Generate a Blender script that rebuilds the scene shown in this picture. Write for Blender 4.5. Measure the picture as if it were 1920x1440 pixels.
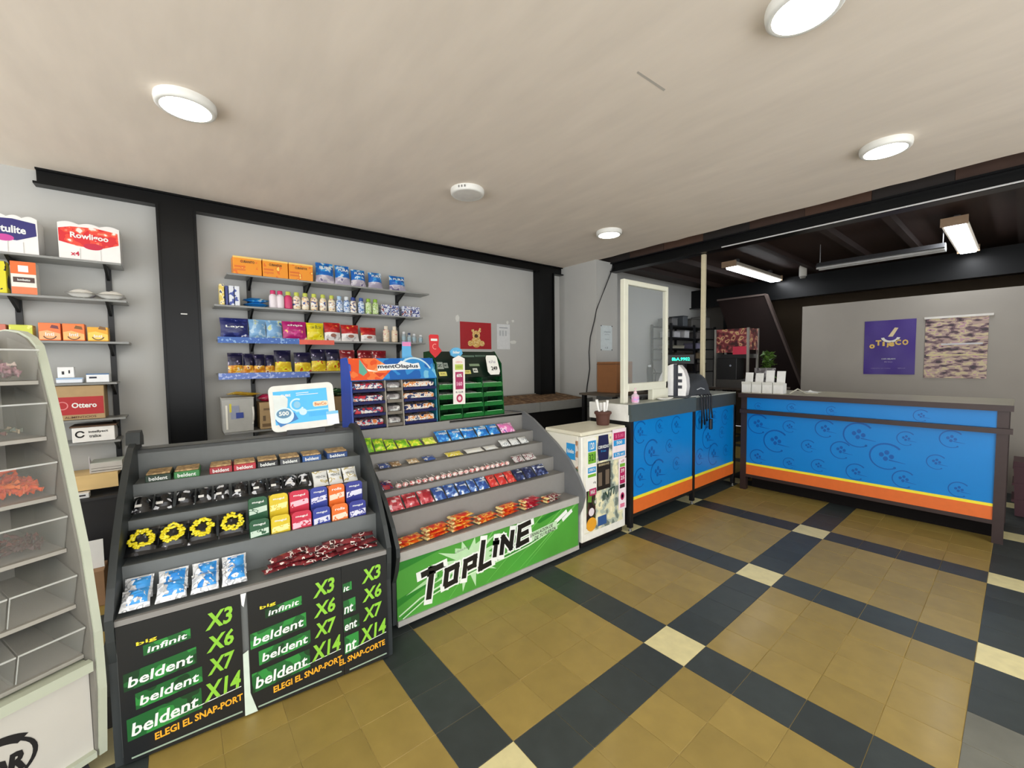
import bpy, bmesh, math, random
from mathutils import Matrix, Vector
random.seed(7)
for o in list(bpy.data.objects): bpy.data.objects.remove(o)
SC = bpy.context.scene
COL = SC.collection

# ---------------------------------------------------------------- camera
# x runs along the right counter, y along the shelf wall, z up; metres
CAM = (0.990, -1.768, 1.338)
YAW, PITCH, ROLL = 0.890653, 0.052258, -0.012373
def cam_axes():
    f = Vector((-math.sin(YAW)*math.cos(PITCH), math.cos(YAW)*math.cos(PITCH), -math.sin(PITCH)))
    r = Vector((math.cos(YAW), math.sin(YAW), 0)); u = r.cross(f)
    c, s = math.cos(ROLL), math.sin(ROLL)
    return c*r + s*u, -s*r + c*u, f
_r, _u, _f = cam_axes()
cd = bpy.data.cameras.new('camera'); cam = bpy.data.objects.new('camera', cd); COL.objects.link(cam)
cd.sensor_fit = 'HORIZONTAL'; cd.sensor_width = 36.0; cd.lens = 14.515; cd.clip_start = 0.02
cam.matrix_world = Matrix(((_r.x, _u.x, -_f.x, CAM[0]), (_r.y, _u.y, -_f.y, CAM[1]), (_r.z, _u.z, -_f.z, CAM[2]), (0, 0, 0, 1)))
SC.camera = cam

# ---------------------------------------------------------------- world, daylight, exposure
wd = bpy.data.worlds.new('world'); SC.world = wd; wd.use_nodes = True
bg = wd.node_tree.nodes['Background']; bg.inputs['Color'].default_value = (0.98, 0.99, 1.0, 1); bg.inputs['Strength'].default_value = 2.6
LAMP = 14.0        # round ceiling lamps
TUBE = 14.0        # fluorescent tubes of the back room
SC.view_settings.view_transform = 'Standard'; SC.view_settings.look = 'None'
SC.view_settings.gamma = 1.0; SC.view_settings.use_curve_mapping = False
SC.view_settings.exposure = 0.42

# ---------------------------------------------------------------- materials
def lin(c):
    return tuple(((x/255.0)/12.92 if x/255.0 <= .04045 else ((x/255.0+.055)/1.055)**2.4) for x in c) + (1.0,)
_mc = {}
def mat(c, rough=.5, metal=0.0, var=.08, scale=25.0, bump=0.0, coat=0.0, stretch=None, rnd=0.0, spec=.5):
    """plain procedural surface: colour with fine grain, optional relief, optional per-object tint"""
    key = ('m', c, rough, metal, var, scale, bump, coat, stretch, rnd, spec)
    if key in _mc: return _mc[key]
    m = bpy.data.materials.new('surface'); m.use_nodes = True; nt = m.node_tree; N = nt.nodes; L = nt.links
    b = N['Principled BSDF']; b.inputs['Roughness'].default_value = rough; b.inputs['Metallic'].default_value = metal; b.inputs['Specular IOR Level'].default_value = spec
    if coat: b.inputs['Coat Weight'].default_value = coat; b.inputs['Coat Roughness'].default_value = .15
    base = lin(c)
    tc = N.new('ShaderNodeTexCoord'); mp = N.new('ShaderNodeMapping'); L.new(tc.outputs['Object'], mp.inputs['Vector'])
    if stretch: mp.inputs['Scale'].default_value = stretch
    nz = N.new('ShaderNodeTexNoise'); nz.noise_dimensions = '4D'; nz.inputs['Scale'].default_value = scale; nz.inputs['Detail'].default_value = 4
    L.new(mp.outputs['Vector'], nz.inputs['Vector'])
    oi = N.new('ShaderNodeObjectInfo'); ml = N.new('ShaderNodeMath'); ml.operation = 'MULTIPLY'; ml.inputs[1].default_value = 37.0
    L.new(oi.outputs['Random'], ml.inputs[0]); L.new(ml.outputs[0], nz.inputs['W'])
    mx = N.new('ShaderNodeMix'); mx.data_type = 'RGBA'
    lo = tuple(x*(1-var*1.6) for x in base[:3])+(1,); hi = tuple(min(1, x*(1+var*1.6)) for x in base[:3])+(1,)
    mx.inputs[6].default_value = lo; mx.inputs[7].default_value = hi; L.new(nz.outputs['Fac'], mx.inputs[0])
    out = mx.outputs[2]
    if rnd:
        mr = N.new('ShaderNodeMapRange'); mr.inputs[3].default_value = 1-rnd; mr.inputs[4].default_value = 1+rnd; L.new(oi.outputs['Random'], mr.inputs[0])
        vm = N.new('ShaderNodeVectorMath'); vm.operation = 'SCALE'; L.new(out, vm.inputs[0]); L.new(mr.outputs[0], vm.inputs['Scale']); out = vm.outputs[0]
    L.new(out, b.inputs['Base Color'])
    if bump:
        bp = N.new('ShaderNodeBump'); bp.inputs['Strength'].default_value = bump; bp.inputs['Distance'].default_value = .01
        L.new(nz.outputs['Fac'], bp.inputs['Height']); L.new(bp.outputs['Normal'], b.inputs['Normal'])
    _mc[key] = m; return m
def prn(cols, scale=30.0, rough=.3, seed=0.0, foil=0.0, stretch=None):
    """printed packaging: hard-edged blotches of several inks; cols = [(threshold, colour), ...]"""
    key = ('p', tuple(cols), scale, rough, seed, foil, stretch)
    if key in _mc: return _mc[key]
    m = bpy.data.materials.new('print'); m.use_nodes = True; nt = m.node_tree; N = nt.nodes; L = nt.links
    b = N['Principled BSDF']; b.inputs['Roughness'].default_value = rough; b.inputs['Metallic'].default_value = foil
    tc = N.new('ShaderNodeTexCoord'); mp = N.new('ShaderNodeMapping'); L.new(tc.outputs['Object'], mp.inputs['Vector'])
    if stretch: mp.inputs['Scale'].default_value = stretch
    nz = N.new('ShaderNodeTexNoise'); nz.noise_dimensions = '4D'; nz.inputs['Scale'].default_value = scale; nz.inputs['Detail'].default_value = 1.5
    L.new(mp.outputs['Vector'], nz.inputs['Vector'])
    oi = N.new('ShaderNodeObjectInfo'); ml = N.new('ShaderNodeMath'); ml.operation = 'MULTIPLY_ADD'; ml.inputs[1].default_value = 23.0; ml.inputs[2].default_value = seed
    L.new(oi.outputs['Random'], ml.inputs[0]); L.new(ml.outputs[0], nz.inputs['W'])
    cr = N.new('ShaderNodeValToRGB'); cr.color_ramp.interpolation = 'CONSTANT'; el = cr.color_ramp.elements
    el[0].position = 0.0; el[0].color = lin(cols[0][1])
    el[1].position = cols[1][0]; el[1].color = lin(cols[1][1])
    for p, c in cols[2:]:
        e = el.new(p); e.color = lin(c)
    L.new(nz.outputs['Fac'], cr.inputs['Fac']); L.new(cr.outputs['Color'], b.inputs['Base Color'])
    _mc[key] = m; return m
def glass(c=(235, 240, 238), rough=.03, alpha=.25):
    """thin clear plastic: part transparent, part glossy"""
    key = ('g', c, rough, alpha)
    if key in _mc: return _mc[key]
    m = bpy.data.materials.new('clear_plastic'); m.use_nodes = True; nt = m.node_tree; N = nt.nodes; L = nt.links
    b = N['Principled BSDF']; b.inputs['Base Color'].default_value = lin(c); b.inputs['Roughness'].default_value = rough; b.inputs['Alpha'].default_value = alpha
    nz = N.new('ShaderNodeTexNoise'); nz.inputs['Scale'].default_value = 9
    mr = N.new('ShaderNodeMapRange'); mr.inputs[3].default_value = rough; mr.inputs[4].default_value = rough+.12
    L.new(nz.outputs['Fac'], mr.inputs[0]); L.new(mr.outputs[0], b.inputs['Roughness'])
    _mc[key] = m; return m
def emit(c, s):
    key = ('e', c, s)
    if key in _mc: return _mc[key]
    m = bpy.data.materials.new('lit'); m.use_nodes = True; b = m.node_tree.nodes['Principled BSDF']
    b.inputs['Base Color'].default_value = lin(c); b.inputs['Emission Color'].default_value = lin(c); b.inputs['Emission Strength'].default_value = s
    _mc[key] = m; return m

# ---------------------------------------------------------------- mesh collector
_tc = {}
def text_geo(s, shear, bold):
    k = (s, shear, bold)
    if k in _tc: return _tc[k]
    cu = bpy.data.curves.new('lettering', 'FONT'); cu.body = s; cu.size = 1; cu.shear = shear; cu.offset = bold; cu.resolution_u = 2
    o = bpy.data.objects.new('lettering', cu); me = bpy.data.meshes.new_from_object(o)
    V = [(v.co.x, v.co.y) for v in me.vertices]; F = [tuple(p.vertices) for p in me.polygons]
    bpy.data.objects.remove(o); bpy.data.curves.remove(cu); bpy.data.meshes.remove(me)
    x0 = min(v[0] for v in V); x1 = max(v[0] for v in V); y0 = min(v[1] for v in V); y1 = max(v[1] for v in V)
    V = [((v[0]-x0)/(x1-x0)-.5, (v[1]-y0)/(y1-y0)-.5) for v in V]
    _tc[k] = (V, F); return _tc[k]
class MB:
    def __init__(s, M=None): s.v = []; s.f = []; s.mi = []; s.sm = []; s.mats = []; s.M = M
    def add(s, V, F, m, smooth=False):
        if m not in s.mats: s.mats.append(m)
        i = s.mats.index(m); n = len(s.v)
        if s.M is not None: V = [tuple(s.M @ Vector(p)) for p in V]
        s.v += [tuple(p) for p in V]; s.f += [tuple(n+k for k in f) for f in F]
        s.mi += [i]*len(F); s.sm += [smooth]*len(F); return s
    def box(s, x0, x1, y0, y1, z0, z1, m, b=0.0):
        if not b:
            V = [(x, y, z) for x in (x0, x1) for y in (y0, y1) for z in (z0, z1)]
            return s.add(V, [(0, 1, 3, 2), (4, 6, 7, 5), (0, 4, 5, 1), (2, 3, 7, 6), (0, 2, 6, 4), (1, 5, 7, 3)], m)
        b = min(b, .49*abs(x1-x0), .49*abs(y1-y0), .49*abs(z1-z0))
        V = []; ix = {}
        for a, X in ((0, x0), (1, x1)):
            for c, Y in ((0, y0), (1, y1)):
                for d, Z in ((0, z0), (1, z1)):
                    sx, sy, sz = (b, -b)[a], (b, -b)[c], (b, -b)[d]
                    ix[a, c, d, 0] = len(V); V.append((X, Y+sy, Z+sz))
                    ix[a, c, d, 1] = len(V); V.append((X+sx, Y, Z+sz))
                    ix[a, c, d, 2] = len(V); V.append((X+sx, Y+sy, Z))
        F = []
        q = ((0, 0), (0, 1), (1, 1), (1, 0))
        for e in (0, 1):
            F.append([ix[e, p, r, 0] for p, r in (q if e == 0 else q[::-1])])
            F.append([ix[p, e, r, 1] for p, r in (q[::-1] if e == 0 else q)])
            F.append([ix[p, r, e, 2] for p, r in (q if e == 0 else q[::-1])])
        for p in (0, 1):
            for r in (0, 1):
                F.append([ix[p, r, 0, 0], ix[p, r, 1, 0], ix[p, r, 1, 1], ix[p, r, 0, 1]])
                F.append([ix[p, 0, r, 0], ix[p, 1, r, 0], ix[p, 1, r, 2], ix[p, 0, r, 2]])
                F.append([ix[0, p, r, 1], ix[1, p, r, 1], ix[1, p, r, 2], ix[0, p, r, 2]])
                for t in (0, 1): F.append([ix[p, r, t, k] for k in (0, 1, 2)])
        return s.add(V, F, m)
    def prism(s, poly, a, b, ax, m, smooth=False):
        n = len(poly)
        def P(q, t): return (t, q[0], q[1]) if ax == 'x' else (q[0], t, q[1]) if ax == 'y' else (q[0], q[1], t)
        V = [P(q, a) for q in poly]+[P(q, b) for q in poly]
        s.add(V, [tuple(range(n)), tuple(range(2*n-1, n-1, -1))], m)
        return s.add(V, [(i, (i+1) % n, n+(i+1) % n, n+i) for i in range(n)], m, smooth)
    def tube(s, pts, r, m, n=8, cap=True):
        P = [Vector(p) for p in pts]; V = []; R = r if isinstance(r, (list, tuple)) else [r]*len(P)
        for i, p in enumerate(P):
            t = (P[min(i+1, len(P)-1)]-P[max(i-1, 0)]).normalized()
            a = Vector((0, 0, 1)) if abs(t.z) < .9 else Vector((1, 0, 0))
            u = t.cross(a).normalized(); w = t.cross(u)
            for k in range(n):
                g = 2*math.pi*k/n; V.append(p+u*math.cos(g)*R[i]+w*math.sin(g)*R[i])
        F = [(i*n+k, i*n+(k+1) % n, (i+1)*n+(k+1) % n, (i+1)*n+k) for i in range(len(P)-1) for k in range(n)]
        s.add(V, F, m, True)
        if cap: s.add(V[:n], [tuple(range(n))], m); s.add(V[-n:], [tuple(range(n))], m)
        return s
    def lathe(s, prof, m, n=16, c=(0, 0, 0), sx=1.0, sy=1.0, smooth=True):
        V = []; F = []
        for r, z in prof:
            for k in range(n):
                g = 2*math.pi*k/n; V.append((c[0]+r*sx*math.cos(g), c[1]+r*sy*math.sin(g), c[2]+z))
        for i in range(len(prof)-1):
            for k in range(n): F.append((i*n+k, i*n+(k+1) % n, (i+1)*n+(k+1) % n, (i+1)*n+k))
        s.add(V, F, m, smooth)
        if prof[0][0] > 1e-5: s.add(V[:n], [tuple(range(n-1, -1, -1))], m)
        if prof[-1][0] > 1e-5: s.add(V[-n:], [tuple(range(n))], m)
        return s
    def ball(s, c, rx, ry, rz, m, n=10, k=6):
        prof = [(math.sin(math.pi*i/k), -math.cos(math.pi*i/k)*rz) for i in range(k+1)]
        return s.lathe([(r*rx, z) for r, z in prof], m, n, c, 1, ry/rx)
    def bag(s, w, h, t, bands, seal=.08, nx=8, nz=9, wr=.12, rs=1, taper=0.0):
        """upright pillow pack, front towards -y, base at z=0; bands = [(top fraction, material), ...]"""
        rr = random.Random(rs); V = [[], []]
        for side in (0, 1):
            for j in range(nz+1):
                v = j/nz
                for i in range(nx+1):
                    u = i/nx
                    if v < seal or v > 1-seal: th = .02
                    else:
                        vv = (v-seal)/(1-2*seal); th = (1-abs(2*u-1)**2.6)*(1-abs(2*vv-1)**2.6)
                    th = max(th, .02)*(1+wr*(rr.random()-.5)*2)
                    wi = w*(1-taper*v)*(1-.06*math.sin(math.pi*min(1, max(0, v))))
                    V[side].append(((u-.5)*wi, (-1 if side == 0 else 1)*t*.5*th, v*h+(rr.random()-.5)*h*.015*(1 if 0 < j < nz else .3)))
        W = nx+1
        for side in (0, 1):
            for j in range(nz):
                mm = next(m for top, m in bands if (j+.5)/nz <= top)
                F = [(j*W+i, j*W+i+1, (j+1)*W+i+1, (j+1)*W+i) for i in range(nx)]
                if side: F = [f[::-1] for f in F]
                s.add(V[side], F, mm, True)
        return s
    def flat(s, pts, y, m): return s.add([(p[0], y, p[1]) for p in pts], [tuple(range(len(pts)))], m)
    def rect(s, x0, x1, z0, z1, y, m): return s.flat([(x0, z0), (x1, z0), (x1, z1), (x0, z1)], y, m)
    def disc(s, cx, cz, rx, rz, y, m, n=20): return s.flat([(cx+rx*math.cos(2*math.pi*k/n), cz+rz*math.sin(2*math.pi*k/n)) for k in range(n)], y, m)
    def arc(s, cx, cz, r, a0, a1, w, y, m, n=14, w1=None, sx=1.0):
        V = []
        for k in range(n+1):
            g = math.radians(a0+(a1-a0)*k/n); ww = w+((w if w1 is None else w1)-w)*k/n
            for q in (r-ww/2, r+ww/2): V.append((cx+q*math.cos(g)*sx, y, cz+q*math.sin(g)))
        return s.add(V, [(2*k, 2*k+1, 2*k+3, 2*k+2) for k in range(n)], m)
    def band(s, pts, ws, y, m):
        """flat ribbon in the xz plane along pts with widths ws"""
        V = []
        for i, p in enumerate(pts):
            a = pts[max(i-1, 0)]; b = pts[min(i+1, len(pts)-1)]; dx, dz = b[0]-a[0], b[1]-a[1]; l = math.hypot(dx, dz) or 1
            w = ws[i] if isinstance(ws, (list, tuple)) else ws
            for q in (-.5, .5): V.append((p[0]-dz/l*w*q, y, p[1]+dx/l*w*q))
        return s.add(V, [(2*i, 2*i+1, 2*i+3, 2*i+2) for i in range(len(pts)-1)], m)
    def text(s, t, cx, cz, w, h, y, m, shear=0.0, bold=0.0, rot=0.0, slant=0.0):
        V, F = text_geo(t, shear, bold); c, sn = math.cos(rot), math.sin(rot)
        P = []
        for a, b in V:
            X, Z = a*w, b*h+a*w*slant
            P.append((cx+X*c-Z*sn, y, cz+X*sn+Z*c))
        return s.add(P, F, m)
    def mesh(s, name):
        me = bpy.data.meshes.new(name); me.from_pydata(s.v, [], s.f)
        for m in s.mats: me.materials.append(m)
        me.polygons.foreach_set('material_index', s.mi); me.polygons.foreach_set('use_smooth', s.sm); me.update(); return me
    def build(s, name, parent=None, loc=(0, 0, 0), rz=0.0):
        return put(s.mesh(name), name, parent, loc, rz)
def put(me, name, parent=None, loc=(0, 0, 0), rz=0.0):
    o = bpy.data.objects.new(name, me); COL.objects.link(o); o.location = loc; o.rotation_euler = (0, 0, rz)
    if parent is not None: o.parent = parent
    return o
def tag(o, label, cat=None, group=None, kind=None):
    o['label'] = label
    if cat: o['category'] = cat
    if group: o['group'] = group
    if kind: o['kind'] = kind
    return o
def thing(name, label, cat, loc=(0, 0, 0), rz=0.0, group=None):
    o = bpy.data.objects.new(name, None); COL.objects.link(o); o.location = loc; o.rotation_euler = (0, 0, rz); o.empty_display_size = .05
    return tag(o, label, cat, group)
def dup(root, parent=None):
    c = root.copy(); COL.objects.link(c)
    if parent is not None: c.parent = parent
    for ch in root.children: dup(ch, c)
    return c
class Frame:
    """local x to the right along a front, y backwards, z up"""
    def __init__(s, o, deg): s.o = Vector((o[0], o[1], o[2] if len(o) > 2 else 0)); s.a = math.radians(deg)
    def w(s, x, y, z=0.0):
        c, n = math.cos(s.a), math.sin(s.a); return (s.o.x+c*x-n*y, s.o.y+n*x+c*y, s.o.z+z)
ORD = ['first', 'second', 'third', 'fourth', 'fifth', 'sixth', 'seventh', 'eighth', 'ninth', 'tenth', 'eleventh', 'twelfth', 'thirteenth', 'fourteenth', 'fifteenth',
       'sixteenth', 'seventeenth', 'eighteenth', 'nineteenth', 'twentieth', 'twenty-first', 'twenty-second', 'twenty-third', 'twenty-fourth', 'twenty-fifth', 'twenty-sixth', 'twenty-seventh', 'twenty-eighth', 'twenty-ninth', 'thirtieth']
# ================================================================ SETTING
PLASTER = mat((184, 184, 180), .85, var=.05, scale=3.0, bump=.08)
CEILM = mat((232, 221, 207), .9, var=.075, scale=3.2, bump=.2, stretch=(.8, 3.0, 1))
BLACK = mat((12, 13, 14), .32, var=.15, scale=12, spec=.22)
DKWOOD = mat((52, 33, 26), .6, var=.25, scale=5, stretch=(6, .6, 1), bump=.1)
GROUT = mat((186, 164, 104), .9, var=.3, scale=7)
def struct(o, label): o['kind'] = 'structure'; o['label'] = label; return o

floor = struct(MB().box(-2.7, 3.2, -4.5, 7.0, -.06, -.0022, GROUT).build('floor'), 'patterned floor of ochre, black and cream square cement tiles')
T_BROWN = mat((152, 130, 68), .42, var=.14, scale=12, bump=.02, rnd=.09, coat=.06)
T_BLACK = mat((55, 61, 60), .45, var=.2, scale=14, bump=.02, rnd=.12, spec=.4)
T_CREAM = mat((222, 211, 158), .45, var=.12, scale=22, rnd=.05)
T_GREY = mat((112, 112, 102), .6, var=.2, scale=9, rnd=.10)
def tile_mesh(m, h): return MB().box(-.0990, .0990, -.0990, .0990, -.008, h, m, b=.0008).mesh('floor_tile')
TM = {k: [tile_mesh(m, h) for h in (0.0, -.0005, .0003)] for k, m in (('b', T_BROWN), ('k', T_BLACK), ('c', T_CREAM), ('g', T_GREY))}
def tile_kind(i, j):
    if i >= 5 and j <= 2: return 'g'
    a, b = i % 5 == 0, j % 5 == 0
    if i == -5 and j in (-5, 0): return 'k'
    return 'c' if a and b else 'k' if a or b else 'b'
cells = []
for i in range(-13, 16):
    for j in range(-22, 35):
        x, y = i*.2, j*.2
        d = Vector((x, y, 0))-Vector(CAM); zf = d.dot(_f)
        seen = False
        if zf > .2:
            u = 774.1*d.dot(_r)/zf; v = 774.1*d.dot(_u)/zf
            seen = abs(u) < 1010 and -770 < v and x > -1.25 and not (y > 2.95 and x < .9) and y < 4.4
        cells.append((0 if seen else 1, d.length, i, j))
cells.sort()
rest = MB()
for n, (s, dist, i, j) in enumerate(cells):
    k = tile_kind(i, j)
    if n < 300 and s == 0:
        put(random.choice(TM[k]), 'floor_tile', floor, (i*.2, j*.2, 0))
    else:
        rest.box(i*.2-.0993, i*.2+.0993, j*.2-.0993, j*.2+.0993, -.008, 0, {'b': T_BROWN, 'k': T_BLACK, 'c': T_CREAM, 'g': T_GREY}[k])
ro = rest.build('floor_tiles', floor); ro['kind'] = 'stuff'

struct(MB().box(-2.82, -2.70, -4.5, 7.0, 0, 2.66, PLASTER).build('wall_left'), 'pale grey plaster wall carrying the product shelves')
for y_, z_, w_, h_ in ((.50, 1.80, .05, .075), (1.16, 1.79, .035, .04), (1.24, 1.81, .04, .03), (1.24, 1.57, .10, .04)):
    MB().prism([(y_-w_/2, z_), (y_-w_/4, z_-h_/2), (y_+w_/3, z_-h_/2.4), (y_+w_/2, z_+h_/6), (y_+w_/5, z_+h_/2), (y_-w_/3, z_+h_/3)], -2.70, -2.6985, 'x', mat((214, 214, 208), .9)).build('filler_patch', bpy.data.objects['wall_left'])
struct(MB().box(-2.70, -2.11, 2.0, 2.39, 0, 2.5, PLASTER).build('wall_pier'), 'pale grey plaster pier at the end of the shelf wall')
ceil = MB()
edge = [(-2.7, -4.5)]+[(3.2, -4.5)]+[(3.2-(5.9*k/46), 2.035+random.uniform(-.012, .012)) for k in range(47)]
ceil.prism(edge, 2.5, 2.62, 'z', CEILM)
struct(ceil.build('ceiling'), 'off-white brushed plaster ceiling over the shop floor')
bc = struct(MB().box(-2.7, 3.2, 2.05, 7.0, 2.62, 2.68, DKWOOD).build('ceiling_back'), 'dark brown timber ceiling over the back room')
JO = mat((46, 31, 25), .6, var=.2, scale=8)
for k, x in enumerate((-2.3, -1.75, -.85, -.25, .2, .95, 1.6, 2.3)):
    MB().box(x-.03, x+.03, 2.36, 7.0, 2.555, 2.62, JO).build('joist', bc)
wb = mat((120, 104, 86), .85, var=.1, scale=3)
struct(MB().box(-2.82, 3.32, 7.0, 7.12, 0, 2.7, wb).build('wall_back'), 'dim brown-grey wall at the far end of the back room')
struct(MB().box(3.2, 3.32, 2.06, 7.0, 0, 2.7, PLASTER).build('wall_right'), 'plaster side wall of the back room')
struct(MB().box(-.81, 3.2, 4.5, 4.6, 0, 2.005, mat((164, 158, 149), .85, var=.06, scale=3, bump=.05)).build('wall_partition'), 'beige partition wall behind the long blue counter carrying two posters')

# black steel beams and columns
def ibeam_wall():
    b = MB(); b.box(-2.70, -2.665, -2.36, 2.0, 2.415, 2.5, BLACK); b.box(-2.70, -2.625, -2.37, 2.0, 2.405, 2.418, BLACK); b.box(-2.70, -2.635, -2.36, 2.0, 2.49, 2.5, BLACK); return b
struct(ibeam_wall().build('trim_1'), 'long black steel beam along the top of the shelf wall')
def column(y0, y1):
    b = MB(); b.box(-2.70, -2.60, y0+.012, y1-.012, 0, 2.405, BLACK); b.box(-2.70, -2.585, y0, y0+.014, 0, 2.405, BLACK); b.box(-2.70, -2.585, y1-.014, y1, 0, 2.405, BLACK)
    return b
c1 = struct(column(-1.835, -1.625).build('trim_2'), 'glossy black steel column between the two shelf groups')
MB().box(-2.600, -2.597, -1.735, -1.70, 1.690, 1.697, mat((225, 225, 220), .6)).build('sticker', c1)
struct(column(1.56, 1.80).build('trim_3'), 'black steel column near the plaster pier')
b = MB(); b.box(-2.7, 3.2, 2.29, 2.315, 2.40, 2.49, BLACK); b.box(-2.7, 3.2, 2.25, 2.36, 2.385, 2.40, BLACK); b.box(-2.7, 3.2, 2.25, 2.36, 2.482, 2.494, BLACK)
bm1 = struct(b.build('trim_4'), 'black steel beam at the edge of the plaster ceiling')
b = MB()
for k in range(14):
    x0 = -2.7+k*.4214
    MB().box(x0, x0+.418, 2.28, 2.31, 2.494, 2.62, mat(((88, 62, 48), (44, 38, 35), (72, 52, 42))[k % 3], .8, var=.2, scale=9)).build('brick', bm1)
b = MB(); b.tube([(-.82, 2.242, 2.391), (1.0, 2.242, 2.393), (3.2, 2.242, 2.391)], .006, mat((205, 205, 205), .5), 6); b.build('conduit', bm1)
b = MB(); b.box(-2.7, 3.2, 5.28, 5.32, 2.24, 2.54, BLACK); b.box(-2.7, 3.2, 5.22, 5.38, 2.225, 2.242, BLACK)
struct(b.build('trim_5'), 'second black steel beam across the back room ceiling')
struct(MB().box(-2.18, -2.02, 5.36, 5.50, 0, 2.24, BLACK).build('trim_6'), 'dark steel column deep in the back room')

# ceiling mark (a crack patched with tape)
ck = MB(); ck.add([(-.03, -.275, 2.4995), (-.02, -.28, 2.4995), (-.012, -.09, 2.4995), (-.024, -.085, 2.4995)], [(0, 1, 2, 3)], mat((186, 180, 170), .9)); ck.build('scuff', bpy.data.objects['ceiling'])

# ---------------------------------------------------------------- lamps
GREYM = mat((92, 92, 94), .45, .3)
WHITEP = mat((232, 232, 226), .45, var=.02)
def round_lamp(x, y, on, label):
    t = thing('ceiling_lamp', label, 'ceiling lamp', (x, y, 2.5), 0, 'round ceiling lamps')
    MB().lathe([(.112, 0), (.113, -.012), (.110, -.030), (.104, -.036), (.098, -.036)], WHITEP, 32).build('housing', t)
    d = MB().lathe([(.098, -.0355), (.06, -.0385), (.0001, -.039)], emit((255, 250, 232), LAMP) if on else mat((222, 220, 214), .5), 32).build('diffuser', t)
    return t
round_lamp(-1.36, -1.69, True, 'lit round ceiling lamp in front of the first black column')
off = round_lamp(-1.40, -.20, False, 'unlit round ceiling lamp in the middle of the ceiling')
vm_ = MB()
for k in (-1, 0, 1): vm_.box(.1135, .1145, .02*k-.004, .02*k+.004, -.024, -.010, mat((120, 118, 114), .6))
vm_.build('vent_slots', off, rz=-.9)
round_lamp(-1.38, 1.29, True, 'lit round ceiling lamp closest to the plaster pier')
round_lamp(.48, 1.29, True, 'lit round ceiling lamp above the floor before the long counter')
round_lamp(.505, -.13, True, 'lit round ceiling lamp cut by the top edge of the picture')
for x, y, l in ((-1.38, -3.2, 'round ceiling lamp left of the picture'), (.49, -3.2, 'round ceiling lamp behind the viewer'), (2.3, -1.69, 'round ceiling lamp near the street side, rear'), (2.3, -.2, 'round ceiling lamp near the street side, middle'), (2.3, 1.29, 'round ceiling lamp near the street side, front')):
    round_lamp(x, y, True, l)
def tube_lamp(x, y0, y1, z, label, name='fluorescent_lamp'):
    t = thing(name, label, 'ceiling lamp', (x, (y0+y1)/2, z), 0, 'fluorescent lamps of the back room'); h = (y1-y0)/2
    MB().prism([(-.085, 0), (-.06, .05), (.06, .05), (.085, 0), (.07, -.008), (-.07, -.008)], -h, h, 'y', mat((196, 186, 170), .5)).box(-.02, .02, -h+.2, -h+.26, .05, .11, GREYM).box(-.02, .02, h-.26, h-.2, .05, .11, GREYM).build('housing', t)
    MB().prism([(-.066, -.008), (-.058, -.03), (.058, -.03), (.066, -.008)], -h+.07, h-.02, 'y', emit((246, 250, 255), TUBE)).build('diffuser', t)
    for s in (-1, 1): MB().box(-.085, .085, s*h-.012, s*h+.012, -.02, .052, mat((168, 140, 112), .6)).build('end_cap', t)
    return t
tube_lamp(-1.35, 3.62, 5.18, 2.51, 'lit fluorescent fitting above the white shop screen')
tube_lamp(.575, 3.55, 5.05, 2.505, 'lit fluorescent fitting above the two wall posters')
# dark hanging fitting on two chains
t = thing('hanging_fitting', 'unlit long fitting hanging on two chains below the dark ceiling', 'ceiling lamp', (0, 3.9, 2.36))
GREYM = mat((92, 92, 94), .45, .3)
MB().prism([(-.09, 0), (-.03, .05), (.03, .05), (.09, 0)], -.5, .5, 'x', GREYM).build('reflector', t)
for s in (-1, 1): MB().tube([(-.5, s*.045, -.012), (.5, s*.045, -.012)], .013, mat((180, 180, 178), .4), 8).build('tube', t)
for s in (-1, 1): MB().tube([(s*.48, 0, .05), (s*.48, 0, .15), (s*.48, 0, .256)], .004, mat((150, 150, 150), .4, .6), 6).build('chain', t)
for q_, (x_, y_) in enumerate(((-.30, 6.0), (.55, 6.2))):
    t = thing('hanging_fitting', 'dim pale ceiling fitting far behind the second beam, %s' % ('left one', 'right one')[q_], 'ceiling lamp', (x_, y_, 2.40))
    MB().prism([(-.09, 0), (-.03, .05), (.03, .05), (.09, 0)], -.3, .3, 'x', mat((190, 190, 188), .5)).build('reflector', t)
    for s_ in (-1, 1): MB().tube([(s_*.26, 0, .05), (s_*.26, 0, .22)], .005, GREYM, 6).build('chain', t)
t = thing('ceiling_fitting', 'small pale cylinder fitting under the dark ceiling', 'ceiling lamp', (-.93, 5.18, 2.44)); t.location = (-.93, 4.9, 2.46)
MB().lathe([(.045, 0), (.045, .12), (.03, .16)], mat((190, 186, 176), .6), 12).build('body', t)
MB().lathe([(.03, -.03), (.04, 0)], mat((120, 116, 110), .6), 12).build('rim', t)
# ================================================================ FIXTURES
GREY = mat((104, 108, 107), .5, var=.05, scale=40)
GREYD = mat((48, 53, 54), .45, var=.06, scale=30)
GREYL = mat((136, 134, 130), .45, var=.04, scale=40)
WHITE = mat((238, 237, 230), .5, var=.02)
PAPER = mat((240, 240, 236), .7, var=.02)
U1 = Frame((-.86, -1.965), 85.1)
U2 = Frame((-.93, -.98), 90)
WS = Frame((-2.70, 0), 90)        # shelf wall: local y negative = in front of the wall

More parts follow.
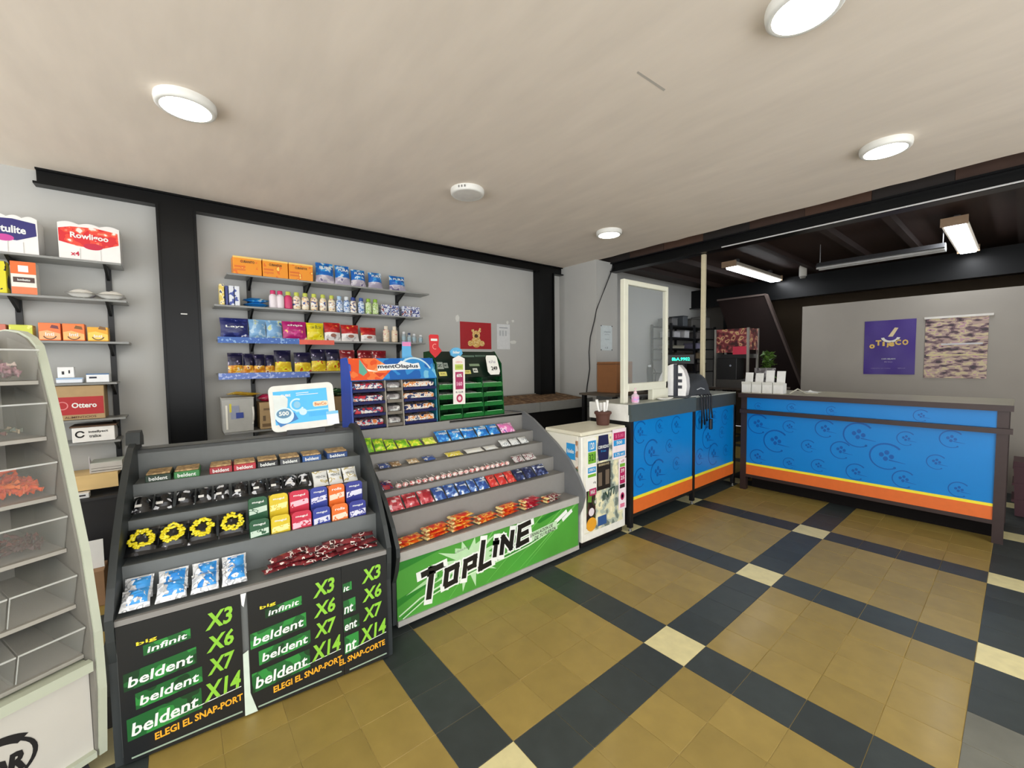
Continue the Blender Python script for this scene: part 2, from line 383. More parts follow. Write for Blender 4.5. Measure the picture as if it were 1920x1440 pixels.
# ---- stepped candy display with black price posters
U1L = [(.553, .977), (.417, .858), (.293, .746), (.151, .625), (0.0, .503)]   # lips (y, z)
t = thing('candy_display', 'grey stepped candy display with three black and green price posters', 'display', U1.w(0, 0), U1.a)
prof = [(.66, 0), (.66, .985), (.62, 1.005), (.545, 1.012), (.48, 1.0), (.38, .94), (.26, .845), (.13, .715), (.04, .60), (-.012, .515), (-.006, .44), (.01, .36), (.012, 0)]
for x0, x1 in ((-.022, 0), (.895, .915)):
    sp = MB().prism(prof, x0, x1, 'x', GREYD).build('side_panel', t)
    if x0 < 0: MB().prism([(.535, 1.005), (.55, 1.055), (.60, 1.06), (.63, 1.03), (.63, .99)], x0-.012, x1+.012, 'x', GREYD).build('top_hook', sp)
FL1 = []
for k in range(4):
    y1, z1 = U1L[k]; y2, z2 = U1L[k+1]
    MB().box(0, .895, y1, y1+.012, z2-.014, z1, GREY).build('riser', t)       # upright face above step k+1
for k in range(1, 5):
    y2, z2 = U1L[k]; yb = U1L[k-1][0]
    MB().box(0, .895, y2+.012, yb, z2-.014, z2-.004, GREY).build('step', t)
    FL1.append((y2+.014, yb, z2-.003))      # top of the step behind the lip
MB().box(0, .895, -.003, .012, .484, .503, GREYL).build('ledge_lip', t)
MB().box(0, .895, .553, .66, .962, .977, GREY).build('top_board', t)
MB().box(0, .895, .004, .016, .03, .484, GREY).build('front_panel', t)
MB().box(0, .895, .645, .66, .03, .962, GREYD).build('back_panel', t)
PBLK = mat((26, 28, 29), .35, var=.12, scale=6, bump=.05)
LIME = mat((140, 200, 60), .4, var=.14, scale=9)
DGREEN = prn([(0, (22, 60, 30)), (.42, (30, 96, 44)), (.56, (48, 138, 60))], 14, .4)
ORNG = mat((236, 170, 40), .5); YEL = mat((228, 214, 50), .5); PW = mat((232, 236, 230), .5)
def price_poster(x0, x1, z0, z1, part, label):
    w = x1-x0; p = MB().box(x0, x1, -.003, .0035, z0, z1, PBLK).build('price_poster', t); p['label'] = label
    g = MB(); y = -.0042; cx0 = x0
    H = z1-z0; W = .335
    def X(a): return x1-W+a*W      # layout of the full poster, right aligned
    gm = MB()
    rows = [('X3', .86, .12), ('X6', .68, .115), ('X7', .50, .115), ('X14', .31, .13)]
    for s, c, h in rows:
        ww = .27 if len(s) == 2 else .37
        gm.text(s, X(.80), z0+c*H, ww*W*.92, h*H*1.1, y, LIME, shear=.15, bold=.03, slant=.10)
    words = [('infinit', .79, .36, .32, .045), ('beldent', .60, .30, .52, .075), ('beldent', .44, .36, .48, .07), ('beldent', .25, .315, .54, .095)]
    for s, c, xx, ww, h in words:
        a0, a1 = X(xx-ww/2-.03), X(xx+ww/2+.03)
        if a1 < x0+.02: continue
        g = MB()
        a0c = max(a0, x0+.004)
        sl = .10
        zc = z0+c*H
        g.flat([(a0c, zc-h*H*.75-(X(xx)-a0c)*sl), (a1, zc-h*H*.75+(a1-X(xx))*sl), (a1, zc+h*H*.95+(a1-X(xx))*sl), (a0c, zc+h*H*.95-(X(xx)-a0c)*sl)], y+.0004, DGREEN)
        if a0 >= x0: g.text(s, X(xx), zc, ww*W, h*H, y, PW, shear=.12, bold=.02, slant=sl)
        else:
            s2 = s[-3:]; wv = min(ww*W*3/len(s), X(xx+ww/2)-x0-.006); g.text(s2 if wv > .05 else s[-2:], X(xx+ww/2)-wv/2, zc, wv, h*H, y, PW, shear=.12, bold=.02, slant=sl)
        if s == 'infinit' and a0 >= x0: g.text('big', X(xx-.16), zc+.055*H, .16*W, .035*H, y, YEL, bold=.02, slant=sl)
        g.build('lettering', p)
    gl_ = MB(); gl_.band([(max(X(.30), x0+.005), z0+.205*H), (X(.97), z0+.255*H)], .003, y, PW); gl_.build('rule_line', p)
    s = 'ELEGI EL SNAP-PORT' if not part else 'EL SNAP-CORTE'
    go = MB(); go.text(s, X(.60 if not part else .66), z0+.145*H, (.76 if not part else .58)*W, .055*H, y, ORNG, bold=.03, slant=.09)
    gf = MB(); gf.band([(x0+.02, z0+.03*H), (x1-.01, z0+.045*H)], .006, y, mat((150, 170, 150), .6))
    gm.build('multiplier_lettering', p); go.build('slogan_lettering', p); gf.build('foot_stripe', p)
price_poster(.002, .345, .008, .482, False, 'black price poster with lime multipliers, leftmost')
price_poster(.366, .700, .008, .482, False, 'black price poster with lime multipliers, middle')
price_poster(.702, .893, .008, .482, True, 'narrow black price poster cut at its left side')
MB().prism([(.346, .482), (.364, .482), (.354, .43), (.348, .44)], -.004, -.003, 'y', PAPER).build('torn_paper', t)
MB().prism([(.343, .008), (.384, .008), (.363, .09), (.363, .26), (.345, .25)], -.0055, -.0045, 'y', mat((205, 220, 205), .6)).build('torn_paper', t)

# ---- second stepped display with the big green panel
U2L = [(.60, .935), (.47, .805), (.365, .728), (.245, .636), (.135, .542), (0.0, .398)]
t = thing('candy_display', 'light grey stepped candy display with bright green lettered front panel', 'display', U2.w(0, 0), U2.a)
prof = [(.90, .04), (.90, .93), (.64, .945), (.58, .942), (.47, .895), (.343, .818), (.21, .735), (.092, .643), (0, .53), (-.048, .445), (-.050, .40), (-.026, .32), (.010, .25), (.014, .03)]
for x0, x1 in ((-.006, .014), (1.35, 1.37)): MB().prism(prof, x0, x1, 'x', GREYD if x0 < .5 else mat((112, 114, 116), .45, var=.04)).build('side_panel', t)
FL2 = []
for k in range(5):
    y1, z1 = U2L[k]; z2 = U2L[k+1][1]
    MB().box(.014, 1.35, y1, y1+.010, z2-.012, z1, GREYL).build('riser', t)
for k in range(1, 6):
    y2, z2 = U2L[k]; yb = U2L[k-1][0]
    MB().box(.014, 1.35, y2+.01, yb, z2-.012, z2-.004, GREYL).build('step', t); FL2.append((y2+.012, yb, z2-.003))
MB().box(.014, 1.35, -.004, .010, .352, .398, mat((176, 174, 168), .4)).build('ledge_lip', t)
MB().box(.014, 1.35, .60, .90, .917, .932, GREYL).build('top_board', t)
MB().box(.014, 1.35, .885, .90, .04, .917, GREYD).build('back_panel', t)
MB().box(.014, 1.35, -.004, .02, .022, .05, mat((176, 174, 168), .4)).build('bottom_rail', t)
for x in (.06, 1.31):
    MB().lathe([(.016, 0), (.016, .01), (.008, .012), (.008, .045)], GREYD, 10, (x, .06, 0)).build('foot', t)
fp = MB().box(.014, 1.35, .004, .018, .048, .354, mat((76, 156, 58), .32, var=.24, scale=3.2)).build('front_panel', t); fp['label'] = 'bright green printed panel'
y0 = .0035
RAY = mat((120, 200, 96), .35); RAYD = mat((40, 128, 40), .35); WH = mat((240, 246, 238), .35); INK = mat((20, 18, 18), .35); MINT = mat((206, 236, 196), .35)
g = MB()
g.flat([(.014, .354), (.014, .30), (.32, .354)], y0, RAYD); g.flat([(.014, .16), (.014, .12), (.25, .20), (.25, .215)], y0, RAYD)
g.flat([(.98, .30), (1.24, .354), (1.10, .354), (.95, .318)], y0, RAYD)
for a, b_, w in ((.95, 1.34, .010), (1.0, 1.345, .006), (.82, 1.2, .005), (.70, 1.02, .006), (.45, .62, .005)):
    g.flat([(a-.14, .06), (a-.14+w*.5, .06), (b_, .352), (b_-w*2.2, .352)], y0-.0002, RAY)
# burst behind the lettering
import itertools
cx, cz = .44, .225; pts = []
for k in range(36):
    r = (.19 if k % 2 == 0 else .105)*(1.15 if k % 3 else .8); a_ = 2*math.pi*k/36
    pts.append((cx+r*1.15*math.cos(a_), min(.352, max(.06, cz+r*.75*math.sin(a_)))))
g.flat(pts, y0-.0003, mat((186, 222, 176), .35))
g.flat([(.06, .165), (.24, .20), (.24, .235), (.16, .205)], y0-.0003, mat((170, 214, 158), .35))
# flowing twin ribbons with two gum sticks
rb = [(.022, .066), (.14, .118), (.30, .150), (.50, .168), (.70, .178), (.88, .198), (1.02, .228), (1.14, .268), (1.22, .302)]
g.band([(x, z+.006) for x, z in rb], [.007, .009, .010, .010, .010, .011, .012, .012, .010], y0-.0004, MINT)
g.band([(x+.015, z-.006) for x, z in rb], [.004, .005, .006, .006, .006, .006, .006, .006, .005], y0-.0005, RAYD)
g.band([(x+.02, z-.014) for x, z in rb[:-1]], [.006, .007, .008, .008, .008, .008, .008, .008], y0-.0006, MINT)
g.band([(1.12, .270), (1.235, .322)], .028, y0-.0008, WH); g.band([(1.19, .268), (1.285, .315)], .026, y0-.0009, WH)
g.build('printed_graphic', fp)
# headline: letter shapes in slanted condensed capitals with white outline
def stroke_letter(g, polys, x, z, w, h, y, m, grow=0.0, sl=.12, shear=.16):
    for P in polys:
        Q = [(x+px*w+pz*h*shear, z+pz*h+px*w*sl) for px, pz in P]; wd_ = h*.27+grow
        for k in range(len(Q)-1):
            (ax, az), (bx, bz) = Q[k], Q[k+1]; l = math.hypot(bx-ax, bz-az); ux, uz = (bx-ax)/l, (bz-az)/l
            e0 = wd_/2 if k > 0 or grow else 0; e1 = wd_/2 if k < len(Q)-2 or grow else 0
            g.band([(ax-ux*e0, az-uz*e0), (bx+ux*e1, bz+uz*e1)], wd_, y-.00002*k, m)
LET = {'T': [[(-.1, .92), (1.05, .92)], [(.45, .9), (.45, -.35)]],
       'O': [[(.12, .0), (.12, .75), (.85, .75), (.85, .0), (.05, .0)]],
       'P': [[(.12, -.1), (.12, .75), (.85, .75), (.85, .32), (.3, .32)]],
       'L': [[(.12, 1.35), (.12, .0), (.95, .0)]],
       'i': [[(.2, 0), (.2, .68)], [(.2, .86), (.2, 1.02)]],
       'N': [[(.1, -.08), (.1, .80), (.85, .05), (.85, .95)]],
       'E': [[(.95, .92), (.12, .92), (.12, .0), (.95, .0)], [(.12, .47), (.85, .47)]]}
g1 = MB(); g2 = MB()
seq = [('T', .120, .150, .115), ('O', .255, .150, .088), ('P', .375, .162, .088), ('L', .485, .172, .095), ('i', .590, .205, .04), ('N', .640, .212, .095), ('E', .765, .225, .110)]
for c, x, z, w in seq:
    h = .118 if c in 'TLNE' else .11
    stroke_letter(g1, LET[c], x+.02, z-.015, w, h, y0-.0012, WH, grow=.018); stroke_letter(g2, LET[c], x+.02, z-.015, w, h, y0-.0016, INK)
g1.build('lettering_outline', fp); g2.build('lettering', fp)
g = MB(); g.text('EXHALACION DE', 1.0, .250, .20, .022, y0-.0014, INK, shear=.2, bold=.02, slant=.10); g.text('DE TU FUERZA', 1.03, .224, .19, .022, y0-.0014, INK, shear=.2, bold=.02, slant=.10)
g.band([(.89, .229), (1.14, .252)], .058, y0-.0011, mat((196, 226, 188), .35)); g.build('slogan_lettering', fp)
g = MB(); g.text('chicles', .40, .305, .10, .012, y0-.0014, mat((120, 130, 120), .4), slant=.1); g.build('small_lettering', fp)

# ---- bulk sweets rack at the left edge
RK = Frame((-.97, -2.05), 117.3)
CREAM = mat((192, 198, 178), .45, var=.05, scale=12); INNER = mat((168, 164, 154), .5, var=.06, scale=8)
t = thing('sweets_rack', 'cream metal bulk sweets rack with clear bins at the left edge', 'rack', RK.w(0, 0), RK.a)
RW = .62
pr = [(.44, .07), (.44, 1.475), (.37, 1.478), (.26, 1.466), (.19, 1.445), (.14, 1.415), (.105, 1.33), (.048, 1.177), (-.015, .965), (-.080, .745), (-.125, .49), (-.130, .30), (-.105, .07)]
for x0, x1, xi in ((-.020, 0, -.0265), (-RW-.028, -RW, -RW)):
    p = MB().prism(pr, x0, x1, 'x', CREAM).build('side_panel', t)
    MB().prism([(a_+(.008 if a_ < .3 else -.004), b_-(.006 if b_ > 1 else 0)) for a_, b_ in pr], xi, xi+.006, 'x', mat((128, 125, 117), .6, var=.06)).build('inner_shade', p)  # thin dark sheet: shade of the panel's inner face put into its colour
MB().box(-RW, -.028, .42, .44, .07, 1.45, INNER).build('back_panel', t)
MB().box(-RW, -.028, -.092, -.075, .085, .375, mat((206, 203, 194), .4, var=.06, scale=5)).build('base_panel', t)
MB().box(-RW, -.028, -.100, .42, .378, .390, CREAM).build('base_shelf', t)
MB().box(-RW, -.028, -.126, -.100, .370, .402, CREAM).build('front_lip', t)
MB().box(-RW, -.028, -.112, -.080, .075, .095, CREAM).build('bottom_lip', t)
lg = MB(); ck_ = mat((24, 22, 24), .5)
lg.arc(-.250, .215, .072, 0, 360, .008, -.0932, ck_, 36, sx=1.35); lg.arc(-.250, .215, .075, 40, 165, .022, -.0933, ck_, 20, sx=1.30); lg.text('COR', -.235, .205, .125, .062, -.0934, ck_, shear=.2, bold=.05)
lg.build('logo', t)
CLR = glass((214, 214, 206), .04, .10); CLE = glass((226, 228, 222), .10, .55)
BINF = [(.118, 1.297, .100), (.089, 1.112, .112), (.047, .919, .114), (.003, .749, .111), (-.034, .569, .103), (-.064, .409, .098)]
nb = 4; bw = (RW-.028)/nb
for k, (yf, zf, hh) in enumerate(BINF):
    MB().box(-RW, -.028, yf-.004, .42, zf-.012, zf, INNER).build('shelf', t)
    yb_ = yf+.20; zl = zf+hh+.050
    for q in range(nb):
        xa = -RW+.002+q*bw; xb = xa+bw-.004
        b = MB()
        b.prism([(yf+.004, zf+.002), (yf+.007, zf+.002), (yf-.028, zf+hh), (yf-.031, zf+hh)], xa, xb, 'x', CLR)
        for xs in (xa, xb-.003): b.prism([(yf+.004, zf+.002), (yb_, zf+.002), (yb_, zl), (yf-.031, zf+hh)], xs, xs+.003, 'x', CLR)
        if k: b.prism([(yf-.031, zf+hh), (yf-.031, zf+hh+.003), (yb_-.02, zl), (yb_-.02, zl-.003)], xa, xb, 'x', CLR)
        o_ = b.build('clear_bin', t)
        e = MB(); e.box(xa, xb, yf-.033, yf-.029, zf+hh-.002, zf+hh+.003, CLE); e.build('rim', o_)
        e = MB(); e.tube([(xa+.0015, yf+.004, zf+.004), (xa+.0015, yf-.031, zf+hh)], .0018, CLE, 6); e.build('edge', o_)
for x in (-.05, -RW+.02):
    for y in (-.06, .38):
        c = MB().box(x-.015, x+.015, y-.01, y+.012, .045, .07, mat((60, 60, 60), .5)).build('caster', t)
        MB().tube([(x-.012, y, .0265), (x+.012, y, .0265)], .0265, mat((28, 28, 28), .6), 14).build('wheel', c)

# ---- counters
DKST = mat((54, 40, 38), .38, .2, var=.1)
BLUE = mat((2, 126, 204), .34, var=.05, scale=4, spec=.4); BLUED = mat((4, 88, 166), .34, var=.05, scale=4, spec=.4)
OR = mat((222, 108, 44), .35, var=.06); YL = mat((244, 226, 56), .35, var=.03)
def motif(g, cx, cz, r, y, sc=1.0):
    """ring with dots, like a round face with a tail"""
    g.arc(cx, cz, r, 40, 300, r*.14, y, BLUED, 22, w1=r*.07)
    for dx, dz in ((-.30, .12), (.02, .32), (.30, .02), (-.05, -.18)): g.disc(cx+dx*r, cz+dz*r, r*.15, r*.18, y, BLUED, 10)
    g.disc(cx+r*.5, cz-r*.82, r*.09, r*.09, y, BLUED, 8)
    g.band([(cx+.15*r, cz-.25*r), (cx+1.1*r, cz-.40*r)], [r*.10, r*.03], y, BLUED)
_mo = {}
def motifs(par, x0, x1, z0, z1, y, seed):
    rr = random.Random(seed); n = 0; row = 0; z = z1-.09
    while z > z0+.03:
        x = x0+.10+(.16 if row % 2 else 0)
        while x < x1-.10:
            r = (.105, .055, .075)[n % 3]; zz = z+rr.uniform(-.02, .02)
            r = min(r, zz-z0-.006, z1-zz-.006, (x1-x)/1.12, x-x0-.006)
            if r > .028:
                rk = round(r, 3)
                if rk not in _mo: g = MB(); motif(g, 0, 0, rk, 0); _mo[rk] = g.mesh('round_motif')
                put(_mo[rk], 'round_motif', par, (x, y, zz))
            n += 1; x += .27+rr.uniform(-.04, .04)
        z -= .175; row += 1
t = thing('long_counter', 'long dark steel counter with bright blue patterned front beside the posters', 'counter', (0, 2.73, 0), 0)
XL, XR = -.82, .945
for x in (XL, XR-.055):
    for y in (0, .62): MB().box(x, x+.055, y, y+.055, 0, .965, DKST).build('leg', t)
tp_ = MB().box(XL-.01, XR+.015, -.03, .72, .972, .995, mat((168, 162, 140), .45, var=.1, scale=6)).build('worktop', t)
MB().box(XL-.012, XR+.02, -.042, -.028, .955, .997, DKST).build('worktop_edge', tp_)
MB().box(XL, XR+.02, -.035, .0, .795, .832, DKST).build('upper_rail', t)
MB().box(XL+.055, XR-.055, .0, .04, .135, .165, DKST).build('bottom_rail', t)
p_ = MB().box(XL+.055, XR-.055, .01, .03, .165, .795, BLUE).build('main_panel', t); motifs(p_, XL+.06, XR-.06, .285, .79, .0088, 3)
MB().box(XL+.055, XR-.055, .006, .012, .165, .262, OR).build('orange_stripe', t)
MB().box(XL+.055, XR-.055, .005, .011, .262, .283, YL).build('yellow_stripe', t)
p_ = MB().box(XL+.055, XR-.055, .004, .02, .832, .955, BLUE).build('upper_panel', t); motifs(p_, XL+.06, XR-.06, .832, .955, .0028, 5)
MB().box(XL+.055, XR-.055, .16, .18, .0, .135, mat((20, 17, 16), .8, spec=.1)).build('plinth', t)  # near-black board added to stand in for the shadow under the counter
MB().box(XL+.055, XR-.055, .25, .60, .30, .32, mat((60, 52, 48), .6)).build('inner_shelf', t)
MB().box(XL+.055, XR-.055, .60, .62, .14, .96, mat((58, 50, 48), .6)).build('back_panel', t)

CL = Frame((-.90, .93), 90)      # left counter, local x along it (world +y)
t = thing('cash_counter', 'grey-topped cash counter with two blue patterned panels next to the cooler', 'counter', CL.w(0, 0), CL.a)
SLATE = mat((74, 84, 84), .45, var=.06)
BLK2 = mat((18, 18, 20), .4)
MB().box(0, 1.86, 0, .40, .985, 1.0, mat((176, 180, 170), .4)).build('worktop', t)
MB().box(0, 1.0, -.012, .03, .868, .998, SLATE).build('front_fascia', t); MB().box(1.0, 1.86, -.004, .03, .868, .990, mat((60, 66, 68), .5)).build('front_fascia', t)
e_ = MB().box(-.008, .0, .012, .40, .868, .998, mat((236, 236, 230), .45)).build('end_fascia', t); e_['label'] = 'white end of the worktop'
MB().box(-.0095, -.001, -.012, .012, .92, .999, SLATE).build('end_corner', t)
for x0, x1 in ((.035, .965), (1.0, 1.86)):
    p_ = MB().box(x0, x1, .004, .02, .135, .868, BLUE).build('blue_panel', t); motifs(p_, x0+.005, x1-.005, .275, .862, .0028, 11 if x0 < .5 else 12)
    MB().box(x0, x1, .0, .010, .135, .245, OR).build('orange_stripe', t); MB().box(x0, x1, -.001, .009, .245, .268, YL).build('yellow_stripe', t)
for x in (0, .965, 1.825): MB().box(x, x+.035, -.006, .03, .03, .868, BLK2).build('leg', t)
for x in (0, .965, 1.825): MB().box(x+.004, x+.031, .34, .37, .0, .985, BLK2).build('leg', t)
for x in (.017, .982, 1.842): MB().lathe([(.013, 0), (.015, .006), (.007, .010), (.007, .03)], mat((120, 120, 118), .4, .5), 10, (x, .012, 0)).build('foot', t)
MB().box(.035, 1.825, .004, .02, .105, .135, BLK2).build('bottom_rail', t)
MB().box(.0, 1.86, .38, .395, .05, .985, mat((40, 38, 38), .6)).build('back_panel', t)
MB().box(-.004, .004, .03, .38, .05, .868, BLK2).build('end_panel', t)

# ---- small white cooler covered with posters
t = thing('cooler', 'small white cooler covered with posters and stickers beside the cash counter', 'refrigerator', (-.925, .394, 0), math.pi/2)
CW, CD = .505, .36
EN = mat((228, 226, 212), .35, var=.04, scale=8)
MB().box(0, CW, .03, CD, .06, .815, EN, b=.008).build('body', t)
MB().box(-.004, CW+.004, -.002, CD, .815, .842, mat((226, 222, 200), .35, var=.05, scale=9), b=.006).build('top', t)
d_ = MB().box(.0, CW, -.004, .028, .055, .812, mat((234, 233, 224), .35), b=.006).build('door', t)
MB().box(.01, CW-.01, .02, CD-.02, .012, .06, BLK2).build('plinth', t)
for x in (.03, CW-.03): MB().lathe([(.014, 0), (.012, .014)], BLK2, 10, (x, .05, 0)).build('foot', t)
yd = -.0055
POP = prn([(0, (112, 124, 116)), (.40, (176, 186, 170)), (.47, (222, 218, 180)), (.56, (238, 232, 196)), (.66, (170, 180, 160))], 14, .45, 3.0)
DARKP = prn([(0, (22, 18, 20)), (.48, (60, 34, 30)), (.56, (52, 74, 40)), (.66, (200, 180, 190))], 14, .45, 5.0)
ps = MB().box(.025, CW-.035, yd, -.0045, .115, .80, POP).build('large_poster', d_)
ps2 = MB(); y = yd-.0005
ps2.rect(.02, .135, .12, .80, y, mat((236, 234, 220), .5)); ps2.rect(.045, .145, .15, .50, y-.0003, DARKP)
ps2.flat([(.06, .34), (.10, .33), (.115, .48), (.07, .49)], y-.0006, mat((96, 140, 50), .5)); ps2.disc(.10, .17, .055, .05, y-.0006, mat((226, 160, 40), .5), 22)
ps2.disc(.10, .26, .03, .03, y-.0007, mat((226, 216, 220), .5), 14); ps2.rect(.17, .27, .135, .205, y-.0002, mat((46, 84, 140), .5))
ps2.text('INTI', .295, .355, .15, .06, y-.0008, mat((40, 70, 60), .5), shear=.2, bold=.03, slant=.2)
ps2.build('photo_print', d_)
def card(x0, x1, z0, z1, m, name='sticker', rows=(), lift=.001):
    c = MB().box(x0, x1, yd-.002-lift, yd-.0012-lift, z0, z1, m).build(name, d_); g = MB(); yy = yd-.0024-lift
    for kind, a in rows:
        if kind == 'r': g.rect(a[0], a[1], a[2], a[3], yy, a[4])
        elif kind == 't': g.text(a[0], a[1], a[2], a[3], a[4], yy-.0004, a[5], bold=.02)
        else: g.disc(a[0], a[1], a[2], a[3], yy, a[4], 20)
    if g.v: g.build('lettering', c)
    return c
SKY = mat((44, 150, 214), .45); GRN = mat((116, 176, 50), .45); MAG = mat((178, 30, 92), .45); NAVY = mat((28, 32, 74), .4); PINK = mat((220, 120, 150), .5)
card(.05, .155, .60, .795, WHITE, rows=[('r', (.062, .148, .70, .775, SKY)), ('t', ('120', .105, .738, .05, .05, PW)), ('r', (.062, .148, .612, .695, GRN)), ('t', ('321', .105, .655, .07, .05, mat((40, 90, 30), .5)))])
card(.035, .155, .42, .597, WHITE, rows=[('r', (.06, .148, .545, .585, SKY)), ('t', ('OFERTA', .104, .566, .07, .02, PW)), ('r', (.06, .148, .515, .535, GRN)), ('t', ('x kg', .13, .47, .03, .02, INK))])
card(.075, .15, .38, .43, MAG, rows=[('t', ('MAX', .112, .405, .05, .03, PW))], lift=.002)
hx = MB(); hx.prism([(.165, .70), (.18, .80), (.285, .80), (.30, .70), (.285, .615), (.18, .615)], yd-.003, yd-.002, 'y', NAVY); hx.text('CERVEZAS', .232, .715, .12, .022, yd-.0034, PW, bold=.02); hx.text('frias', .232, .685, .06, .016, yd-.0034, SKY); hx.build('navy_badge', d_)
card(.16, .315, .40, .60, mat((30, 26, 24), .4), 'dark_card', rows=[('r', (.172, .215, .43, .53, mat((110, 96, 80), .5))), ('r', (.255, .30, .43, .54, mat((110, 96, 80), .5))), ('t', ('BEBIDAS', .238, .585, .12, .016, mat((190, 176, 140), .5)))])
card(.335, .505, .60, .828, mat((240, 228, 232), .45), 'price_card', rows=[('r', (.35, .49, .745, .80, MAG)), ('t', ('$ 5.00', .42, .772, .10, .03, PINK)), ('r', (.35, .49, .70, .743, SKY)), ('t', ('500', .42, .722, .07, .025, PW)), ('r', (.35, .49, .615, .65, SKY)), ('t', ('1.75 ml', .42, .632, .10, .02, PW))], lift=.002)
card(.41, .505, .20, .595, mat((242, 230, 234), .45), 'price_card', rows=[('r', (.425, .49, .53, .555, GRN)), ('r', (.425, .49, .40, .525, MAG)), ('t', ('39', .458, .50, .04, .03, PW)), ('t', ('25', .458, .445, .045, .03, PW)), ('r', (.425, .49, .365, .395, INK)), ('d', (.458, .30, .024, .03, MAG)), ('d', (.458, .30, .012, .016, WHITE)), ('r', (.43, .485, .215, .245, PINK)), ('t', ('x10', .458, .575, .04, .02, MAG))], lift=.003)
# stickers on the side of the cooler (faces the displays)
sd = MB(Matrix.Rotation(-math.pi/2, 4, 'Z')); sd.rect(-.14, -.055, .64, .755, -.0012, SKY); sd.text('hielo', -.098, .70, .065, .03, -.002, PW, bold=.03); sd.build('side_sticker', t)
sd = MB(Matrix.Rotation(-math.pi/2, 4, 'Z')); sd.rect(-.052, -.03, .45, .78, -.0012, prn([(0, (230, 220, 206)), (.5, (176, 130, 96)), (.6, (40, 90, 60))], 20, .5)); sd.build('side_sticker', t)

# ---- acrylic cashier screen with white frame, standing on the cash counter
t = thing('cashier_screen', 'clear cashier screen in a tall white frame on the cash counter', 'screen', CL.w(.06, .10, 1.0), CL.a)
WF = mat((226, 226, 208), .4, var=.03)
MB().box(0, .055, 0, .04, 0, .985, WF, b=.003).build('frame_post', t); MB().box(.615, .645, 0, .04, .08, .985, WF, b=.003).build('frame_post', t)
MB().box(.055, .615, 0, .04, .945, .985, WF, b=.003).build('frame_rail', t); MB().box(.055, .645, 0, .04, .09, .155, WF, b=.003).build('frame_rail', t)
MB().box(.40, .645, -.005, .045, .0, .095, WF, b=.004).build('frame_foot', t)
MB().box(.055, .615, .017, .021, .155, .945, glass((196, 204, 204), .02, .16)).build('pane', t)
tag(MB().box(-.019, .019, -.019, .019, 0, 1.384, mat((206, 196, 164), .45), b=.003).build('white_post', None, (-1.03, 2.33, .998), 0), 'slim cream post rising from the cash counter to the steel beam', 'post')

# ---- wall shelves
RAIL = mat((20, 21, 22), .45)
GLS = mat((138, 139, 136), .3, var=.04)
def shelf(y0, y1, z, d, label, rails, glassy=False):
    t = thing('wall_shelf', label, 'shelf', (-2.70, (y0+y1)/2, z), math.pi/2); h = (y1-y0)/2
    MB().box(-h, h, -d, -.012, -.012, 0, glass((150, 158, 154), .05, .35) if glassy else GLS).build('board', t)
    for y in rails:
        x = y-(y0+y1)/2; MB().prism([(-d+.02, -.012), (-.012, -.012), (-.012, -.085), (-.03, -.075)], x-.007, x+.007, 'x', RAIL).build('bracket', t)
    return t
for i, y in enumerate((-1.325, -.935, -.55, -.155)):
    r = MB().box(-.014, .014, -.012, 0, 0, 1.25, RAIL)
    tag(r.build('shelf_rail', None, (-2.70, y, .74), math.pi/2), 'black slotted wall rail of the main shelves, %s from the first column' % ORD[i], 'shelf rail', 'rails of the main shelves')
R4 = (-1.325, -.935, -.55, -.155)
shelf(-1.475, .08, 1.985, .20, 'topmost shelf of the main wall group, with orange boxes and blue bags', R4)
shelf(-1.555, .01, 1.762, .20, 'second shelf of the main wall group, holding the row of bottles', R4)
s3 = shelf(-1.54, .03, 1.528, .20, 'third shelf of the main wall group, with blue and coral price strips', R4)
s4 = shelf(-1.55, -.30, 1.285, .20, 'fourth shelf of the main wall group, with navy and yellow bags', R4[:3])
shelf(-1.53, -.45, .870, .22, 'lowest shelf of the main wall group, behind the tilted advertising sign', R4[:3])
PS = prn([(0, (46, 96, 176)), (.60, (130, 170, 216))], 60, .4, 2.0)
c_ = -.755
p = MB().box(-1.545-c_, -1.035-c_, -.206, -.200, -.030, .012, PS).build('price_strip', s3); p['label'] = 'blue price strip'
p = MB().box(-1.035-c_, -.78-c_, -.206, -.200, -.032, .004, mat((226, 92, 70), .45)).build('price_strip', s3); p['label'] = 'coral price strip'
p = MB().box(-1.55+.925, -.97+.925, -.206, -.200, -.042, .002, prn([(0, (96, 124, 200)), (.57, (170, 186, 230))], 60, .4, 4.0)).build('price_strip', s4); p['label'] = 'pale blue price strip'
for i, y in enumerate((-2.47, -2.085)):
    tag(MB().box(-.014, .014, -.012, 0, 0, 1.45, RAIL).build('shelf_rail', None, (-2.70, y, .52), math.pi/2), ('black slotted wall rail at the left picture edge', 'black slotted wall rail right of the toilet roll packs')[i], 'shelf rail', 'rails of the left shelves')
R2 = (-2.47, -2.085)
shelf(-2.95, -2.01, 1.972, .20, 'topmost left shelf, with two packs of toilet rolls', R2)
shelf(-2.95, -1.995, 1.748, .20, 'second left shelf, with white flat packs at its end', R2)
shelf(-2.95, -1.995, 1.494, .20, 'third left shelf, with a row of orange and yellow boxes', R2)
shelf(-2.95, -2.06, 1.248, .20, 'fourth left shelf, with small white boxes', R2, False)
shelf(-2.95, -2.03, 1.030, .20, 'fifth left shelf, carrying the brown carton with red label', R2, False)
shelf(-2.95, -2.06, .893, .20, 'sixth left shelf, carrying the white box with round logo', R2)
PLY = mat((222, 190, 130), .6, var=.08, scale=4, stretch=(1, 8, 8))
t = thing('plywood_board', 'pale plywood shelf board under the open white box', 'shelf', (-2.70, -2.45, .70), math.pi/2)
MB().box(-.5, .37, -.21, -.012, -.025, 0, PLY).build('board', t); MB().box(-.5, .37, -.216, -.21, -.09, 0, PLY).build('front_edge', t)
